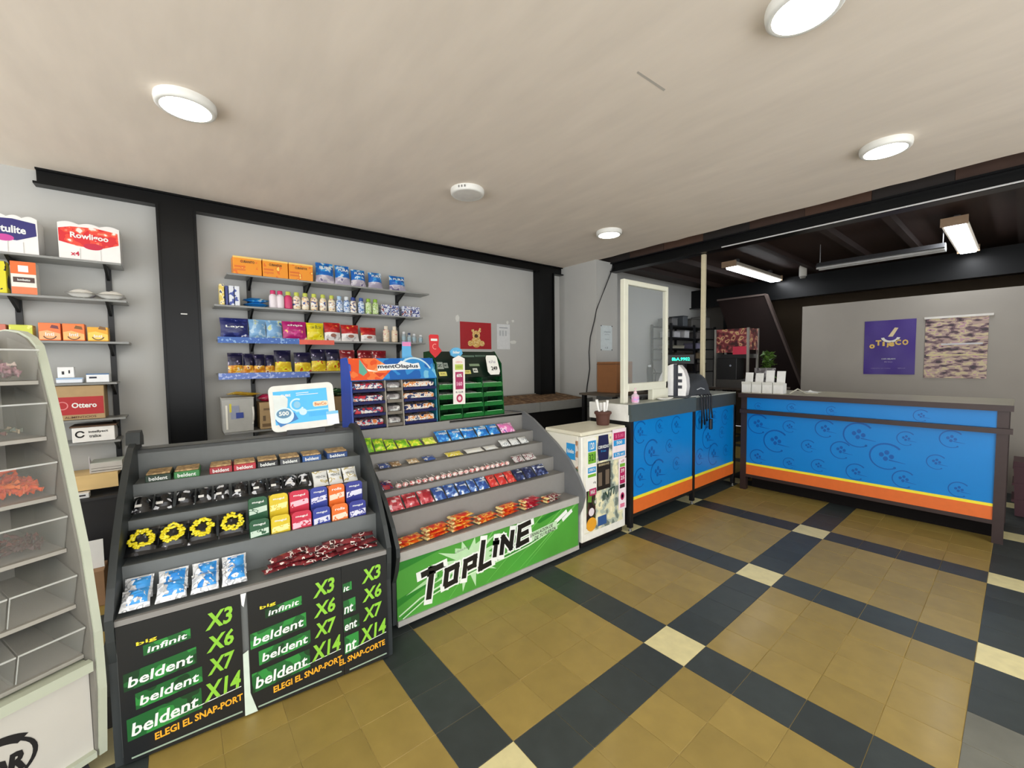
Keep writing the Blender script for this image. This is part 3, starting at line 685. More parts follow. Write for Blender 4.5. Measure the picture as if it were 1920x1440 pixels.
# ================================================================ PRODUCTS ON THE POSTER DISPLAY (U1)
def tilt(deg): return Matrix.Rotation(math.radians(-deg), 4, 'X')
def rgb(*c): return mat(c, .4, var=.05)
KRAFT = mat((176, 148, 106), .7, var=.08)
BLKG = mat((20, 20, 22), .25, coat=.4)
def small_text(o, s, cx, cz, w, h, y, m, name='lettering', **k): return MB().text(s, cx, cz, w, h, y, m, **k).build(name, o)
# top step: eight open gum boxes
yf, yb, zf = FL1[0]
data = [(.034, .122, (22, 50, 30), 'dark green'), (.127, .219, (52, 128, 62), 'bright green'), (.250, .338, (158, 34, 44), 'deep red'), (.339, .430, (176, 40, 52), 'crimson'),
        (.432, .520, (34, 34, 36), 'black and tan'), (.525, .616, (70, 72, 76), 'black and silver'), (.622, .712, (38, 84, 146), 'mid blue'), (.735, .838, (28, 62, 118), 'navy blue')]
for i, (x0, x1, c, nm) in enumerate(data):
    w = x1-x0-.004
    t = thing('gum_box', '%s gum box on the top step, %s from the left' % (nm, ORD[i]), 'box', U1.w((x0+x1)/2, yf, zf), U1.a, 'gum boxes on the poster display')
    m = rgb(*c)
    MB().box(-w/2, w/2, 0, .105, 0, .030, m, b=.002).build('tray', t)
    MB().box(-w/2+.003, w/2-.003, .004, .102, .030, .038, prn([(0, (190, 160, 112)), (.5, (150, 122, 84))], 60, .6), b=.002).build('contents', t)
    small_text(t, 'beldent', 0, .015, w*.72, .016, -.0008, PW, bold=.02)
# second step: black foil pouches and three white pouches
yf, yb, zf = FL1[1]
xs = [(0.004, .068), (.069, .133), (.138, .203), (.204, .262), (.265, .323), (.329, .395), (.398, .464), (.467, .528), (.530, .592), (.594, .648)]
FOILK = prn([(0, (16, 16, 18)), (.55, (40, 40, 44)), (.60, (206, 208, 212))], 38, .22, 1.0)  # silver-white blotches paint the foil's glare into the print
FOILW = prn([(0, (226, 228, 224)), (.56, (190, 176, 120)), (.62, (238, 238, 234))], 40, .3, 2.0)
for i, (x0, x1) in enumerate(xs):
    w = x1-x0-.003
    o = MB(tilt(60)).bag(w, .092, .050, [(1, FOILK)], seal=.04, rs=i).build('candy_pouch', None, U1.w((x0+x1)/2, yf+.010, zf+.022), U1.a)
    tag(o, 'black foil candy pouch on the second step of the poster display, %s from the left' % ORD[i], 'candy pouch', 'black pouches on the poster display')
    MB(tilt(60)).rect(-w*.32, w*.02, .010, .024, -.0235, mat((225, 225, 222), .5)).build('label', o)
for i, (x0, x1) in enumerate([(.655, .722), (.724, .788), (.792, .858)]):
    o = MB(tilt(45)).bag(x1-x0, .085, .024, [(1, FOILW)], seal=.06, rs=i+20).build('candy_pouch', None, U1.w((x0+x1)/2, yf+.012, zf+.010), U1.a)
    tag(o, 'white foil candy pouch on the second step of the poster display, %s' % ('left one', 'middle one', 'right one')[i], 'candy pouch', 'white pouches on the poster display')
    MB(tilt(45)).text('MENTA', 0, .045, .04, .014, -.0135, rgb(60, 70, 80)).build('lettering', o)
# third step: four black bags with yellow candy rings
yf, yb, zf = FL1[2]
YELC = prn([(0, (226, 208, 20)), (.55, (250, 240, 80)), (.68, (60, 56, 20))], 80, .4)
for i, (x0, x1, s) in enumerate([(.004, .093, 1), (.096, .184, 1), (.187, .274, .95), (.284, .376, 1)]):
    w = x1-x0; o = MB(tilt(54)).bag(w+.006, .118, .052, [(1, prn([(0, (18, 18, 20)), (.62, (60, 60, 64)), (.68, (200, 200, 204))], 30, .22, 6.0))], seal=.07, rs=i+40).build('candy_bag', None, U1.w((x0+x1)/2, yf+.010, zf+.024), U1.a)
    tag(o, 'black bag with ring of yellow sweets, %s from left on the third step' % ORD[i], 'candy bag', 'black and yellow candy bags')
    g = MB(tilt(54)); rr = random.Random(i)
    for k in range(64):
        a = 2*math.pi*k/32; q = rr.uniform(.62, 1.15); px = math.cos(a)*w*.36*q; pz = .055+math.sin(a)*.036*q
        g.ball((px, -.021-.007*(1-abs(px)/(w*.5)), pz), .0065, .004, .006, YELC, 6, 4)
    r_ = g.build('candy_ring', o); r_['kind'] = 'stuff'
cols = [(.385, .460, (38, 86, 56), 'green', (196, 214, 196)), (.462, .538, (214, 188, 40), 'yellow', (240, 226, 150)), (.540, .622, (196, 44, 70), 'raspberry red', (238, 190, 200)),
        (.624, .700, (52, 66, 150), 'blue', (214, 214, 226)), (.702, .776, (226, 112, 40), 'orange', (244, 214, 190)), (.778, .858, (48, 54, 138), 'indigo', (220, 220, 232))]
for i, (x0, x1, c, nm, c2) in enumerate(cols):
    w = x1-x0-.004; m = rgb(*c); m2 = prn([(0, c2), (.55, c), (.63, c2)], 55, .4)
    for lv in (0, 1):
        t = thing('sweet_carton', '%s small sweets carton on the third step, %s' % (nm, 'lower and in front' if lv == 0 else 'upper and behind'), 'carton',
                  U1.w((x0+x1)/2, yf+(.004 if lv == 0 else .062), zf), U1.a, 'small cartons on the poster display')
        z0 = 0.0 if lv == 0 else 0.0; h = .072 if lv == 0 else .150; d = .054
        MB().box(-w/2, w/2, 0, d, 0, h-.012, m, b=.002).build('body', t)
        pts = [(-w/2, h-.014), (w/2, h-.014), (w/2-.004, h-.002), (w/2-.014, h+.004), (-w/2+.014, h+.004), (-w/2+.004, h-.002)]
        MB().prism(pts, .001, .003, 'y', m).build('header_flap', t)
        MB().flat([(-w/2+.003, h-.070), (w/2-.003, h-.060), (w/2-.003, h-.036), (-w/2+.003, h-.044)], -.0006, m2).build('print', t)
        small_text(t, 'mogul' if i != 4 else 'rolls', 0, h-.018, w*.6, .012, -.001, PW, bold=.02)
# ledge: clear packs with blue sachets, two rows
yf, yb, zf = FL1[3]
CRK = prn([(0, (206, 208, 210)), (.45, (236, 238, 240)), (.56, (168, 172, 176)), (.62, (246, 248, 250))], 34, .18, 3.0)
CELL = glass((232, 234, 236), .12, .42); SACH = prn([(0, (40, 134, 214)), (.5, (64, 156, 228)), (.70, (150, 200, 240))], 20, .3)
for i, (x0, x1) in enumerate([(.006, .090), (.098, .190), (.196, .284), (.288, .372)]):
    for lv in (0, 1):
        w = x1-x0-.004; R = tilt(64 if lv == 0 else 46)
        t = thing('sachet_pack', 'clear cellophane pack with blue sachet on the ledge, %s from left, %s row' % (ORD[i], ('front', 'back')[lv]), 'candy pack', U1.w((x0+x1)/2, yf+(.002 if lv == 0 else .066), zf+(.019 if lv == 0 else .022)), U1.a, 'blue sachet packs on the ledge')
        MB(R).bag(w, .085, .044, [(1, CRK)], seal=.08, rs=i*2+lv, wr=.6, nx=10, nz=10).build('wrapper', t)
        MB(R @ Matrix.Translation((0.006, -.011, .014))).bag(w*.68, .060, .034, [(1, SACH)], seal=.05, rs=i+9).build('sachet', t)
# ledge: heap of burgundy chocolate bars
BAR = prn([(0, (92, 26, 32)), (.46, (120, 36, 42)), (.57, (226, 214, 206)), (.62, (74, 20, 26))], 34, .25, 2.0)
barm = [MB().bag(.095, .034, .016, [(1, BAR)], seal=.06, nx=8, nz=6, rs=q).mesh('chocolate_bar') for q in range(3)]
rr = random.Random(5); n = 0
for layer, cnt, zz in ((0, 11, .013), (1, 9, .032), (2, 6, .051)):
    for k in range(cnt):
        f = (k+.5)/cnt; x = .455+f*.385 + (0 if layer == 0 else .01); yy = yf+.034+(k % 2)*.036+rr.uniform(-.004, .004)+layer*.004
        o = put(barm[n % 3], 'chocolate_bar', None, U1.w(x, yy, zf+zz), U1.a)
        o.rotation_euler = (math.radians(-80+rr.uniform(-5, 5)), rr.uniform(-.06, .06), U1.a+rr.uniform(-.35, .35))
        tag(o, 'burgundy wrapped chocolate bar in the heap on the ledge, %s layer, %s from left' % (('bottom', 'middle', 'top')[layer], ORD[k]), 'chocolate bar', 'burgundy bars heaped on the ledge'); n += 1

# ================================================================ PRODUCTS ON THE GREEN-PANEL DISPLAY (U2)
def lean_bag(fr, x0, x1, y, z, h, t, ms, ang, label, cat, group, rs=0, txt=None, tc=None, name='candy_bag', seal=.07):
    w = x1-x0-.004
    o = MB(tilt(ang)).bag(w, h, t, ms, seal=seal, rs=rs, nx=8, nz=8).build(name, None, fr.w((x0+x1)/2, y, z), fr.a)
    tag(o, label, cat, group)
    if txt: MB(tilt(ang)).text(txt, 0, h*.58, w*.62, h*.16, -t*.5-.0015, tc or PW, bold=.02).build('lettering', o)
    return o
yf, yb, zf = FL2[0]
GRNB = prn([(0, (110, 176, 34)), (.45, (168, 212, 44)), (.56, (228, 232, 70)), (.66, (90, 150, 40))], 36, .3, 1.0)
BLUB = prn([(0, (34, 112, 196)), (.50, (70, 160, 222)), (.60, (214, 230, 240))], 34, .3, 2.0)
PNKB = prn([(0, (226, 120, 184)), (.5, (240, 200, 224)), (.62, (150, 90, 180))], 34, .3, 3.0)
A = [(.040, .108), (.112, .180), (.183, .252), (.256, .338), (.342, .425)]
for i, (a, b_) in enumerate(A):
    lean_bag(U2, a, b_, yf+.018, zf+.012, .10-.008*i, .034, [(1, GRNB)], 40+6*i, 'lime green sweets bag on the top step, %s from the left' % ORD[i], 'candy bag', 'green bags on the top step', i)
for i, (a, b_) in enumerate([(.535, .634), (.638, .735), (.738, .850), (.854, .956), (.958, 1.056)]):
    lean_bag(U2, a, b_, yf+.018, zf+.012, .092, .036, [(1, BLUB)], 48, 'sky blue sweets bag on the top step, %s from the left' % ORD[i], 'candy bag', 'blue bags on the top step', i+7, 'FRESH')
lean_bag(U2, 1.065, 1.20, yf+.018, zf+.012, .088, .036, [(1, PNKB)], 48, 'pink and lilac sweets bag at the right end of the top step', 'candy bag', 'pink bags on the top step', 17)
MB2 = [(.436, .528)]
lean_bag(U2, .436, .528, yf+.018, zf+.010, .07, .024, [(1, prn([(0, (196, 216, 70)), (.5, (236, 230, 120)), (.6, (110, 170, 60))], 36, .3))], 62, 'flat yellow-green sweets bag lying between green and blue bags', 'candy bag', 'green bags on the top step', 18)
# second step: few small loose packs
yf, yb, zf = FL2[1]
B = [(.095, .165, (66, 84, 140), 'slate blue'), (.170, .235, (150, 120, 84), 'brown'), (.275, .352, (186, 160, 120), 'tan'), (.382, .465, (58, 86, 150), 'blue and yellow'), (.542, .668, (222, 204, 70), 'yellow'),
     (.692, .838, (222, 222, 216), 'flat white'), (.848, .960, (214, 216, 214), 'thin pale')]
for i, (a, b_, c, nm) in enumerate(B):
    lean_bag(U2, a, b_, yf+.02, zf+.007, .055, .016, [(1, prn([(0, c), (.56, (226, 222, 206)), (.64, c)], 60, .35, float(i)))], 72, '%s small sweets packet lying on the second step of the green-panel display' % nm, 'candy packet', 'small packets on the second step', i, name='candy_packet')
for i, (a, b_) in enumerate([(.985, 1.07), (1.074, 1.16), (1.164, 1.245)]):
    lean_bag(U2, a, b_, yf+.016, zf+.012, .066, .030, [(1, prn([(0, (214, 216, 214)), (.56, (160, 166, 168)), (.64, (240, 240, 238))], 50, .2, 1.0))], 55, 'silver white sweets bag at the right of the second step, %s' % ('left one', 'middle one', 'right one')[i], 'candy bag', 'silver bags on the second step', i)
# third step: long row of red and white lollipops
yf, yb, zf = FL2[2]
lean_bag(U2, .035, .128, yf+.014, zf+.010, .065, .026, [(1, prn([(0, (150, 30, 44)), (.5, (36, 40, 90)), (.6, (230, 214, 210))], 50, .3))], 58, 'red and navy candy bag at the left end of the lollipop row', 'candy bag', 'bags at the ends of the lollipop row', 3)
LOL = prn([(0, (232, 222, 216)), (.50, (206, 70, 70)), (.58, (240, 236, 230))], 70, .3, 4.0)
def lolly_mesh():
    b = MB(); b.ball((0, 0, .016), .019, .016, .014, LOL, 10, 6); return b.mesh('lollipop')
def stick_mesh(): return MB().tube([(0, .012, .016), (0, .066, .022)], .0022, mat((238, 238, 234), .5), 6).mesh('stick')
def twist_mesh(): return MB().prism([(-.012, .010), (.012, .010), (.016, .032), (-.016, .032)], -.024, -.021, 'y', LOL).mesh('wrapper_fold')
lm, sm_, tm = lolly_mesh(), stick_mesh(), twist_mesh()
for i in range(20):
    x = .155+i*(.80/19.4); o = put(lm, 'lollipop', None, U2.w(x, yf+.022, zf), U2.a+random.uniform(-.3, .3))
    tag(o, 'red and white lollipop in the long row on the third step, %s from the left' % ORD[i], 'lollipop', 'lollipops on the third step')
    put(sm_, 'stick', o)
for i, (a, b_) in enumerate([(1.0, 1.10), (1.104, 1.21)]):
    lean_bag(U2, a, b_, yf+.014, zf+.010, .062, .028, [(1, prn([(0, (190, 186, 184)), (.52, (120, 60, 70)), (.6, (232, 230, 226))], 50, .25))], 56, 'grey and maroon sweets bag right of the lollipops, %s' % ('left one', 'right one')[i], 'candy bag', 'bags at the ends of the lollipop row', i+5)
# fourth step: red, blue, red, navy bags
yf, yb, zf = FL2[3]
REDB = prn([(0, (166, 36, 48)), (.50, (206, 90, 96)), (.60, (236, 206, 206))], 34, .3, 1.0); BL2 = prn([(0, (40, 72, 142)), (.50, (90, 130, 190)), (.58, (226, 232, 240))], 34, .3, 2.0)
RED2 = prn([(0, (196, 48, 44)), (.55, (226, 120, 100)), (.64, (150, 30, 34))], 34, .3, 3.0); NV2 = prn([(0, (28, 36, 76)), (.52, (70, 84, 130)), (.62, (200, 206, 220))], 34, .3, 4.0)
D = [((.034, .143), REDB, 'rose red'), ((.145, .232), REDB, 'rose red'), ((.235, .323), REDB, 'rose red'), ((.326, .403), BL2, 'blue and white'), ((.405, .485), BL2, 'blue and white'), ((.488, .566), BL2, 'blue and white'), ((.568, .627), BL2, 'blue and white'), ((.629, .712), BL2, 'blue and white'),
     ((.715, .785), RED2, 'bright red'), ((.787, .858), RED2, 'bright red'), ((.860, .930), RED2, 'bright red'), ((.934, 1.013), NV2, 'dark navy'), ((1.016, 1.110), NV2, 'dark navy'), ((1.113, 1.225), NV2, 'dark navy')]
cnt = {}
for i, ((a, b_), m, nm) in enumerate(D):
    cnt[nm] = cnt.get(nm, -1)+1
    lean_bag(U2, a, b_, yf+.018, zf+.013, .088, .036, [(1, m)], 50, '%s sweets bag on the fourth step, %s of its colour from the left' % (nm, ORD[cnt[nm]]), 'candy bag', 'bags on the fourth step', i, 'candy' if i % 2 else None)
# ledge: piles of flat red stick packs
yf, yb, zf = FL2[4]
STK = prn([(0, (206, 46, 34)), (.44, (232, 110, 40)), (.56, (246, 206, 90)), (.64, (196, 34, 40))], 30, .28, 1.0, stretch=(1, 1, 2)); END = prn([(0, (240, 222, 150)), (.55, (226, 90, 50))], 60, .3)
def stick_pack_mesh(seed, m):
    b = MB(Matrix.Translation((0, 0, .010)) @ Matrix.Rotation(math.radians(-90), 4, 'X') @ Matrix.Translation((0, 0, -.035)))
    b.bag(.150, .07, .020, [(1, m)], seal=.05, nx=10, nz=6, rs=seed, wr=.2); return b.mesh('candy_stick_pack')
SPM = [stick_pack_mesh(k, STK) for k in range(3)]
RSP = stick_pack_mesh(7, prn([(0, (170, 30, 48)), (.5, (214, 80, 90)), (.6, (240, 226, 214))], 40, .28)); MIX = stick_pack_mesh(8, prn([(0, (120, 30, 44)), (.48, (206, 196, 180)), (.6, (90, 100, 70))], 40, .28))
piles = [(.108, 2, 0, 'first'), (.268, 3, 0, 'second'), (.428, 4, 0, 'third'), (.600, 2, 0, 'fourth'), (.770, 3, 0, 'fifth'), (.955, 3, 0, 'sixth'), (1.15, 2, 0, 'seventh')]
for pi, (x, nn, dy, nm) in enumerate(piles):
    for k in range(nn):
        me = SPM[(pi+k) % 3] if pi < 5 else RSP if pi == 5 else MIX
        o = put(me, 'candy_stick_pack', None, U2.w(x+.004*(k % 2), yf+.058, zf+k*.0212+.0012), U2.a+random.uniform(-.03, .03)+.12)
        col_ = 'red and orange' if pi < 5 else 'raspberry red' if pi == 5 else 'maroon and cream'
        tag(o, '%s flat candy pack, %s ledge pile, %s from the bottom' % (col_, nm, ORD[k]), 'candy pack', 'flat packs piled on the green display ledge')
        MB().box(-.0745, -.054, -.030, .030, .004, .016, END, b=.003).build('clear_end', o)
# ================================================================ PRODUCTS ON THE WALL SHELVES
def wpos(y, d, z): return (-2.70+d, y, z)           # d = distance of the front from the wall
A90 = math.pi/2
def wbox(name, y0, y1, z, h, dep, m, label, cat, group, front=.19, side=None, txt=None, tcol=None, bands=(), b=.002, rz=0.0, tz=.5, th=.22, tw=.7):
    """carton on a wall shelf, front face `front` metres off the wall"""
    w = y1-y0-.003
    t = thing(name, label, cat, wpos((y0+y1)/2, front, z+.0008), A90+rz, group)
    MB().box(-w/2, w/2, 0, dep, 0, h, m, b=b).build('body', t)
    for k_, (a0, a1, c0, c1, mm) in enumerate(bands): MB().rect(-w/2+a0*w, -w/2+a1*w, c0*h, c1*h, -.0006-.0003*k_, mm).build('print', t)
    if txt: MB().text(txt, 0, h*tz, w*tw, h*th, -.0026, tcol or PW, bold=.02).build('lettering', t)
    return t
def wbag(y0, y1, z, h, bands, label, group, th=.05, front=.15, rs=0, txt=None, tc=None, tzf=.7, taper=0.0, name='snack_bag', cat='snack bag', lean=8, decal=None):
    w = y1-y0+.004
    o = MB(tilt(lean)).bag(w, h, th, bands, seal=.05, rs=rs, taper=taper, nx=10, nz=11).build(name, None, wpos((y0+y1)/2, front, z+.001), A90)
    tag(o, label, cat, group)
    if txt: MB(tilt(lean)).text(txt, 0, h*tzf, w*.62, h*.13, -th*.5-.004, tc or PW, bold=.02).build('lettering', o)
    if decal: MB(tilt(lean)).disc(0, h*decal[1], w*.17, h*.10, -th*.5-.003, decal[0]).build('emblem', o)
    return o
def bottle_parts(prof_body, prof_cap, mb, mc, r):
    return MB().lathe(prof_body, mb, 14, (0, 0, 0), 1, .75).mesh('bottle'), MB().lathe(prof_cap, mc, 14, (0, 0, 0), 1, .8).mesh('cap')
# --- main group, top shelf
Z1 = 1.985
OBX = prn([(0, (240, 150, 20)), (.60, (232, 110, 20)), (.68, (250, 210, 90))], 24, .4, 1.0)
for i, (a, b_) in enumerate([(-1.436, -1.260), (-1.257, -1.089), (-1.086, -.915)]):
    wbox('snack_box', a, b_, Z1, .125, .13, OBX, 'orange printed snack box on the topmost main shelf, %s' % ('left one', 'middle one', 'right one')[i], 'box', 'orange boxes on the top shelf',
         txt='CUBANITOS' if i else 'CUBANITO', tcol=rgb(60, 40, 30), tz=.72, tw=.5, th=.14, bands=[(.04, .42, .38, .48, rgb(224, 110, 24)), (.04, .42, .2, .3, rgb(226, 120, 30)), (.0, 1, .9, 1.0, rgb(246, 206, 110))])
SB = prn([(0, (30, 104, 190)), (.52, (54, 150, 214)), (.60, (206, 222, 236))], 26, .3, 2.0); SBL = prn([(0, (176, 168, 186)), (.5, (206, 200, 206)), (.6, (120, 110, 150))], 26, .3, 3.0)
for i, (a, b_, h) in enumerate([(-.889, -.745, .168), (-.742, -.618, .165), (-.615, -.490, .148), (-.470, -.345, .142), (-.285, -.130, .135)]):
    wbag(a, b_, Z1, h, [(.40, SBL), (1, SB)], 'blue bag of white tissue-like packs on the topmost shelf, %s from left' % ORD[i], 'blue bags on the top shelf', .07, rs=i, txt='PURA', taper=.12)
# --- second shelf
Z2 = 1.762
wbox('carton', -1.522, -1.492, Z2, .142, .10, prn([(0, (222, 196, 90)), (.5, (240, 226, 170)), (.6, (60, 70, 120))], 40, .4), 'slim yellow carton at the left end of the second shelf', 'carton', None)
wbox('carton', -1.489, -1.470, Z2, .132, .10, rgb(50, 62, 130), 'very slim dark blue carton on the second shelf', 'carton', None)
wbox('carton', -1.468, -1.436, Z2, .136, .10, prn([(0, (222, 226, 232)), (.55, (60, 80, 160))], 30, .4), 'white and blue slim carton on the second shelf, left of its twin', 'carton', 'white and blue cartons')
wbox('carton', -1.434, -1.402, Z2, .136, .10, prn([(0, (222, 226, 232)), (.55, (60, 80, 160))], 30, .4), 'white and blue slim carton on the second shelf, beside the blue flat pack', 'carton', 'white and blue cartons')
for k in range(2):
    o = MB(Matrix.Translation((0, 0, .018)) @ Matrix.Rotation(-A90, 4, 'X') @ Matrix.Translation((0, 0, -.04))).bag(.165, .08, .034, [(1, prn([(0, (30, 120, 196)), (.55, (70, 170, 220)), (.64, (220, 230, 236))], 30, .3, 5.0))], rs=k+3).build('wipes_pack', None, wpos(-1.298, .13, Z2+.001+k*.034), A90)
    tag(o, 'flat bright blue wipes pack on the second shelf, %s of two' % ('lower', 'upper')[k], 'wipes pack', 'flat blue packs')
BP = [(.0001, 0), (.021, .001), (.023, .012), (.023, .085), (.019, .098), (.010, .104), (.010, .108)]
CP = [(.015, .106), (.015, .130), (.012, .133), (.0001, .134)]
def bottle(y, body, cap, lab, label, s=1.0, w=1.0, z=Z2, d=.155, group='bottles on the second shelf', prof=BP, cprof=CP):
    t = thing('bottle', label, 'bottle', wpos(y, d, z+.0008), A90, group)
    MB().lathe([(r*w, zz*s) for r, zz in prof], body, 14, (0, 0, 0), 1, .75).build('body', t)
    MB().lathe([(r*w, zz*s) for r, zz in cprof], cap, 14, (0, 0, 0), 1, .8).build('cap', t)
    if lab: MB().lathe([(prof[2][0]*w*1.015, .030*s), (prof[2][0]*w*1.015, .075*s)], lab, 14, (0, 0, 0), 1, .76).build('label', t)
    return t
PKW = rgb(232, 222, 226); PK = rgb(206, 60, 110); CRM = prn([(0, (236, 226, 200)), (.55, (226, 190, 140)), (.64, (90, 120, 170))], 60, .35, 1.0); LIM = rgb(196, 206, 90)
LBL = prn([(0, (232, 232, 226)), (.5, (226, 190, 150)), (.58, (60, 90, 150))], 60, .4, 3.0); BLW = prn([(0, (206, 220, 234)), (.5, (90, 130, 190)), (.6, (236, 238, 240))], 60, .4, 4.0); GLB = prn([(0, (206, 222, 170)), (.5, (150, 186, 90)), (.6, (236, 238, 226))], 60, .4, 5.0)
seq_ = [(-1.192, PKW, PK, 'pink-capped white'), (-1.145, PKW, PK, 'pink-capped white'), (-1.090, PK, LIM, 'pink lime-capped')] + [(y, CRM, LIM, 'cream lime-capped') for y in (-1.032, -.972, -.908, -.842, -.776)] + \
       [(-.716, BLW, rgb(170, 200, 226), 'pale blue'), (-.659, BLW, rgb(220, 226, 230), 'blue and white'), (-.605, LBL, rgb(50, 70, 140), 'navy-capped white'), (-.539, BLW, rgb(60, 90, 160), 'blue-capped'), (-.477, GLB, rgb(150, 190, 70), 'light green'), (-.417, GLB, rgb(140, 184, 60), 'light green')]
cn = {}
for y, bm_, cm, nm in seq_:
    cn[nm] = cn.get(nm, -1)+1
    bottle(y, bm_, cm, LBL if nm.startswith('cream') else None, '%s bottle in the second-shelf row, %s of its look from the left' % (nm, ORD[cn[nm]]), w=1.18)
SOAP = prn([(0, (210, 216, 230)), (.46, (70, 80, 140)), (.54, (226, 226, 230)), (.62, (130, 50, 60))], 34, .35, 2.0)
for gi, (a, b_) in enumerate([(-.370, -.205), (-.178, -.004)]):
    for k in range(3):
        for q in (0, 1):
            m_ = (a+b_)/2; aa, bb = (a, m_-.001) if q == 0 else (m_+.001, b_)
            wbox('soap_box', aa, bb, Z2+k*.0315, .030, .07, SOAP, 'navy and white soap box, %s stack, %s column, %s' % (('left', 'right')[gi], ('left', 'right')[q], ('bottom', 'middle', 'top')[k]), 'soap box', 'soap boxes on the second shelf', front=.17)
# --- third shelf
Z3 = 1.529
NVY = prn([(0, (28, 36, 96)), (.58, (50, 60, 130)), (.66, (220, 224, 236))], 26, .28, 1.0); LTB = prn([(0, (120, 166, 206)), (.5, (170, 200, 220)), (.58, (196, 206, 150)), (.66, (70, 110, 170))], 22, .28, 2.0)
MGT = prn([(0, (176, 26, 110)), (.54, (206, 60, 140)), (.60, (236, 190, 90)), (.66, (236, 236, 236))], 26, .28, 3.0); YLB = prn([(0, (224, 206, 20)), (.52, (240, 230, 60)), (.64, (150, 150, 30))], 24, .28, 4.0)
REDT = prn([(0, (176, 28, 32)), (.55, (206, 60, 40)), (.66, (236, 196, 90))], 30, .28, 5.0); WHB = prn([(0, (234, 230, 226)), (.6, (196, 190, 190)), (.68, (130, 70, 60))], 30, .28, 6.0)
wbag(-1.524, -1.355, Z3, .150, [(1, NVY)], 'dark navy snack bag with white lettering at the left of the third shelf', 'bags on the third shelf', rs=2, txt='Lays', tzf=.55)
wbag(-1.352, -1.246, Z3, .148, [(1, LTB)], 'pale blue snack bag next to the navy one on the third shelf', 'bags on the third shelf', rs=3)
wbag(-1.243, -1.140, Z3, .146, [(1, LTB)], 'pale blue snack bag next to the magenta one on the third shelf', 'bags on the third shelf', rs=4)
wbag(-1.136, -.970, Z3, .145, [(1, MGT)], 'magenta snack bag on the third shelf', 'bags on the third shelf', rs=5, txt='chips', tzf=.75)
wbag(-.966, -.842, Z3, .142, [(1, YLB)], 'bright yellow snack bag on the third shelf', 'bags on the third shelf', rs=6, txt='3D', tc=rgb(150, 140, 20))
for i, (a, b_, h) in enumerate([(-.836, -.712, .150), (-.705, -.565, .138), (-.546, -.415, .122)]):
    wbag(a, b_, Z3, h, [(.45, WHB), (1, REDT)], 'red-topped white snack bag on the third shelf, %s from the left' % ORD[i], 'red and white bags on the third shelf', rs=i+8, decal=(rgb(150, 96, 80), .28))
BP2 = [(.0001, 0), (.026, .001), (.028, .010), (.028, .095), (.022, .108), (.014, .112)]; CP2 = [(.017, .112), (.017, .140), (.0001, .142)]
for i, y in enumerate((-.327, -.250)):
    bottle(y, prn([(0, (226, 206, 176)), (.55, (236, 226, 206)), (.64, (206, 120, 110))], 50, .4, float(i)), rgb(236, 226, 206), None, 'beige lotion bottle on the third shelf, %s' % ('left one', 'right one, pinkish')[i], z=Z3, group='beige bottles', prof=BP2, cprof=CP2)
for i, (y, s) in enumerate(((-.162, .74), (-.110, .66), (-.061, .62), (.004, .56))):
    bottle(y, glass((200, 214, 220), .05, .5), rgb(226, 228, 230) if i != 1 else rgb(60, 76, 110), rgb(150, 176, 186), 'small clear bottle at the right end of the third shelf, %s from left' % ORD[i], s=s, w=.85, z=Z3, group='small clear bottles')
# --- fourth shelf
Z4 = 1.286
NVT = prn([(0, (26, 24, 56)), (.62, (60, 50, 90)), (.68, (206, 200, 220))], 36, .28, 1.0); GLD = prn([(0, (206, 130, 30)), (.5, (232, 180, 60)), (.6, (240, 226, 190)), (.66, (150, 70, 30))], 34, .28, 2.0); YLO = prn([(0, (226, 190, 40)), (.5, (240, 226, 60)), (.6, (206, 90, 30))], 30, .28, 3.0)
for i, (a, b_, h) in enumerate([(-1.488, -1.400), (-1.396, -1.335), (-1.331, -1.262), (-1.258, -1.200)] and [(-1.488, -1.400, .145), (-1.396, -1.335, .140), (-1.331, -1.262, .135), (-1.258, -1.200, .130)]):
    wbag(a, b_, Z4, h, [(.40, GLD), (1, NVT)], 'navy-topped gold snack bag on the fourth shelf, %s from the left' % ORD[i], 'navy and gold bags', .045, rs=i+12)
for i, (a, b_, h) in enumerate([(-1.196, -1.085, .166), (-1.062, -.945, .150), (-.941, -.832, .178), (-.828, -.725, .178)]):
    wbag(a, b_, Z4, h, [(.42, YLO), (1, NVT)], 'navy-topped yellow snack bag on the fourth shelf, %s from the left' % ORD[i], 'navy and yellow bags', .05, rs=i+17)
DR = prn([(0, (130, 22, 34)), (.55, (176, 50, 60)), (.64, (226, 206, 200))], 40, .28, 1.0)
for i, (a, b_, h) in enumerate([(-.720, -.600, .172), (-.574, -.450, .172), (-.446, -.325, .170)]):
    wbag(a, b_, Z4, h, [(1, DR)], 'dark red snack bag behind the gum rack on the fourth shelf, %s from left' % ORD[i], 'dark red bags', .05, rs=i+25)
# --- lowest shelf
Z6 = .8712
t = thing('storage_bin', 'grey translucent storage bin with a handle on the lowest main shelf', 'storage bin', wpos(-1.445, .20, Z6), A90)
BN = mat((176, 176, 170), .35, var=.06)
MB().prism([(-.088, 0), (.088, 0), (.095, .235), (-.095, .235)], 0, .18, 'y', BN).build('body', t)
MB().box(-.098, .098, -.004, .184, .232, .242, BN, b=.003).build('rim', t)
MB().tube([(.086, -.004, .05), (.088, -.02, .08), (.090, -.02, .12), (.090, -.004, .17)], .006, mat((214, 212, 204), .4), 8).build('handle', t)
g = MB(); g.rect(-.045, .005, .09, .185, -.002, mat((150, 156, 176), .4)); g.rect(-.052, -.04, .14, .20, -.0024, rgb(220, 206, 60)); g.rect(-.015, .03, .095, .135, -.0028, rgb(50, 70, 150)); g.rect(-.075, -.063, .02, .19, -.002, rgb(236, 234, 220)); g.build('label', t)
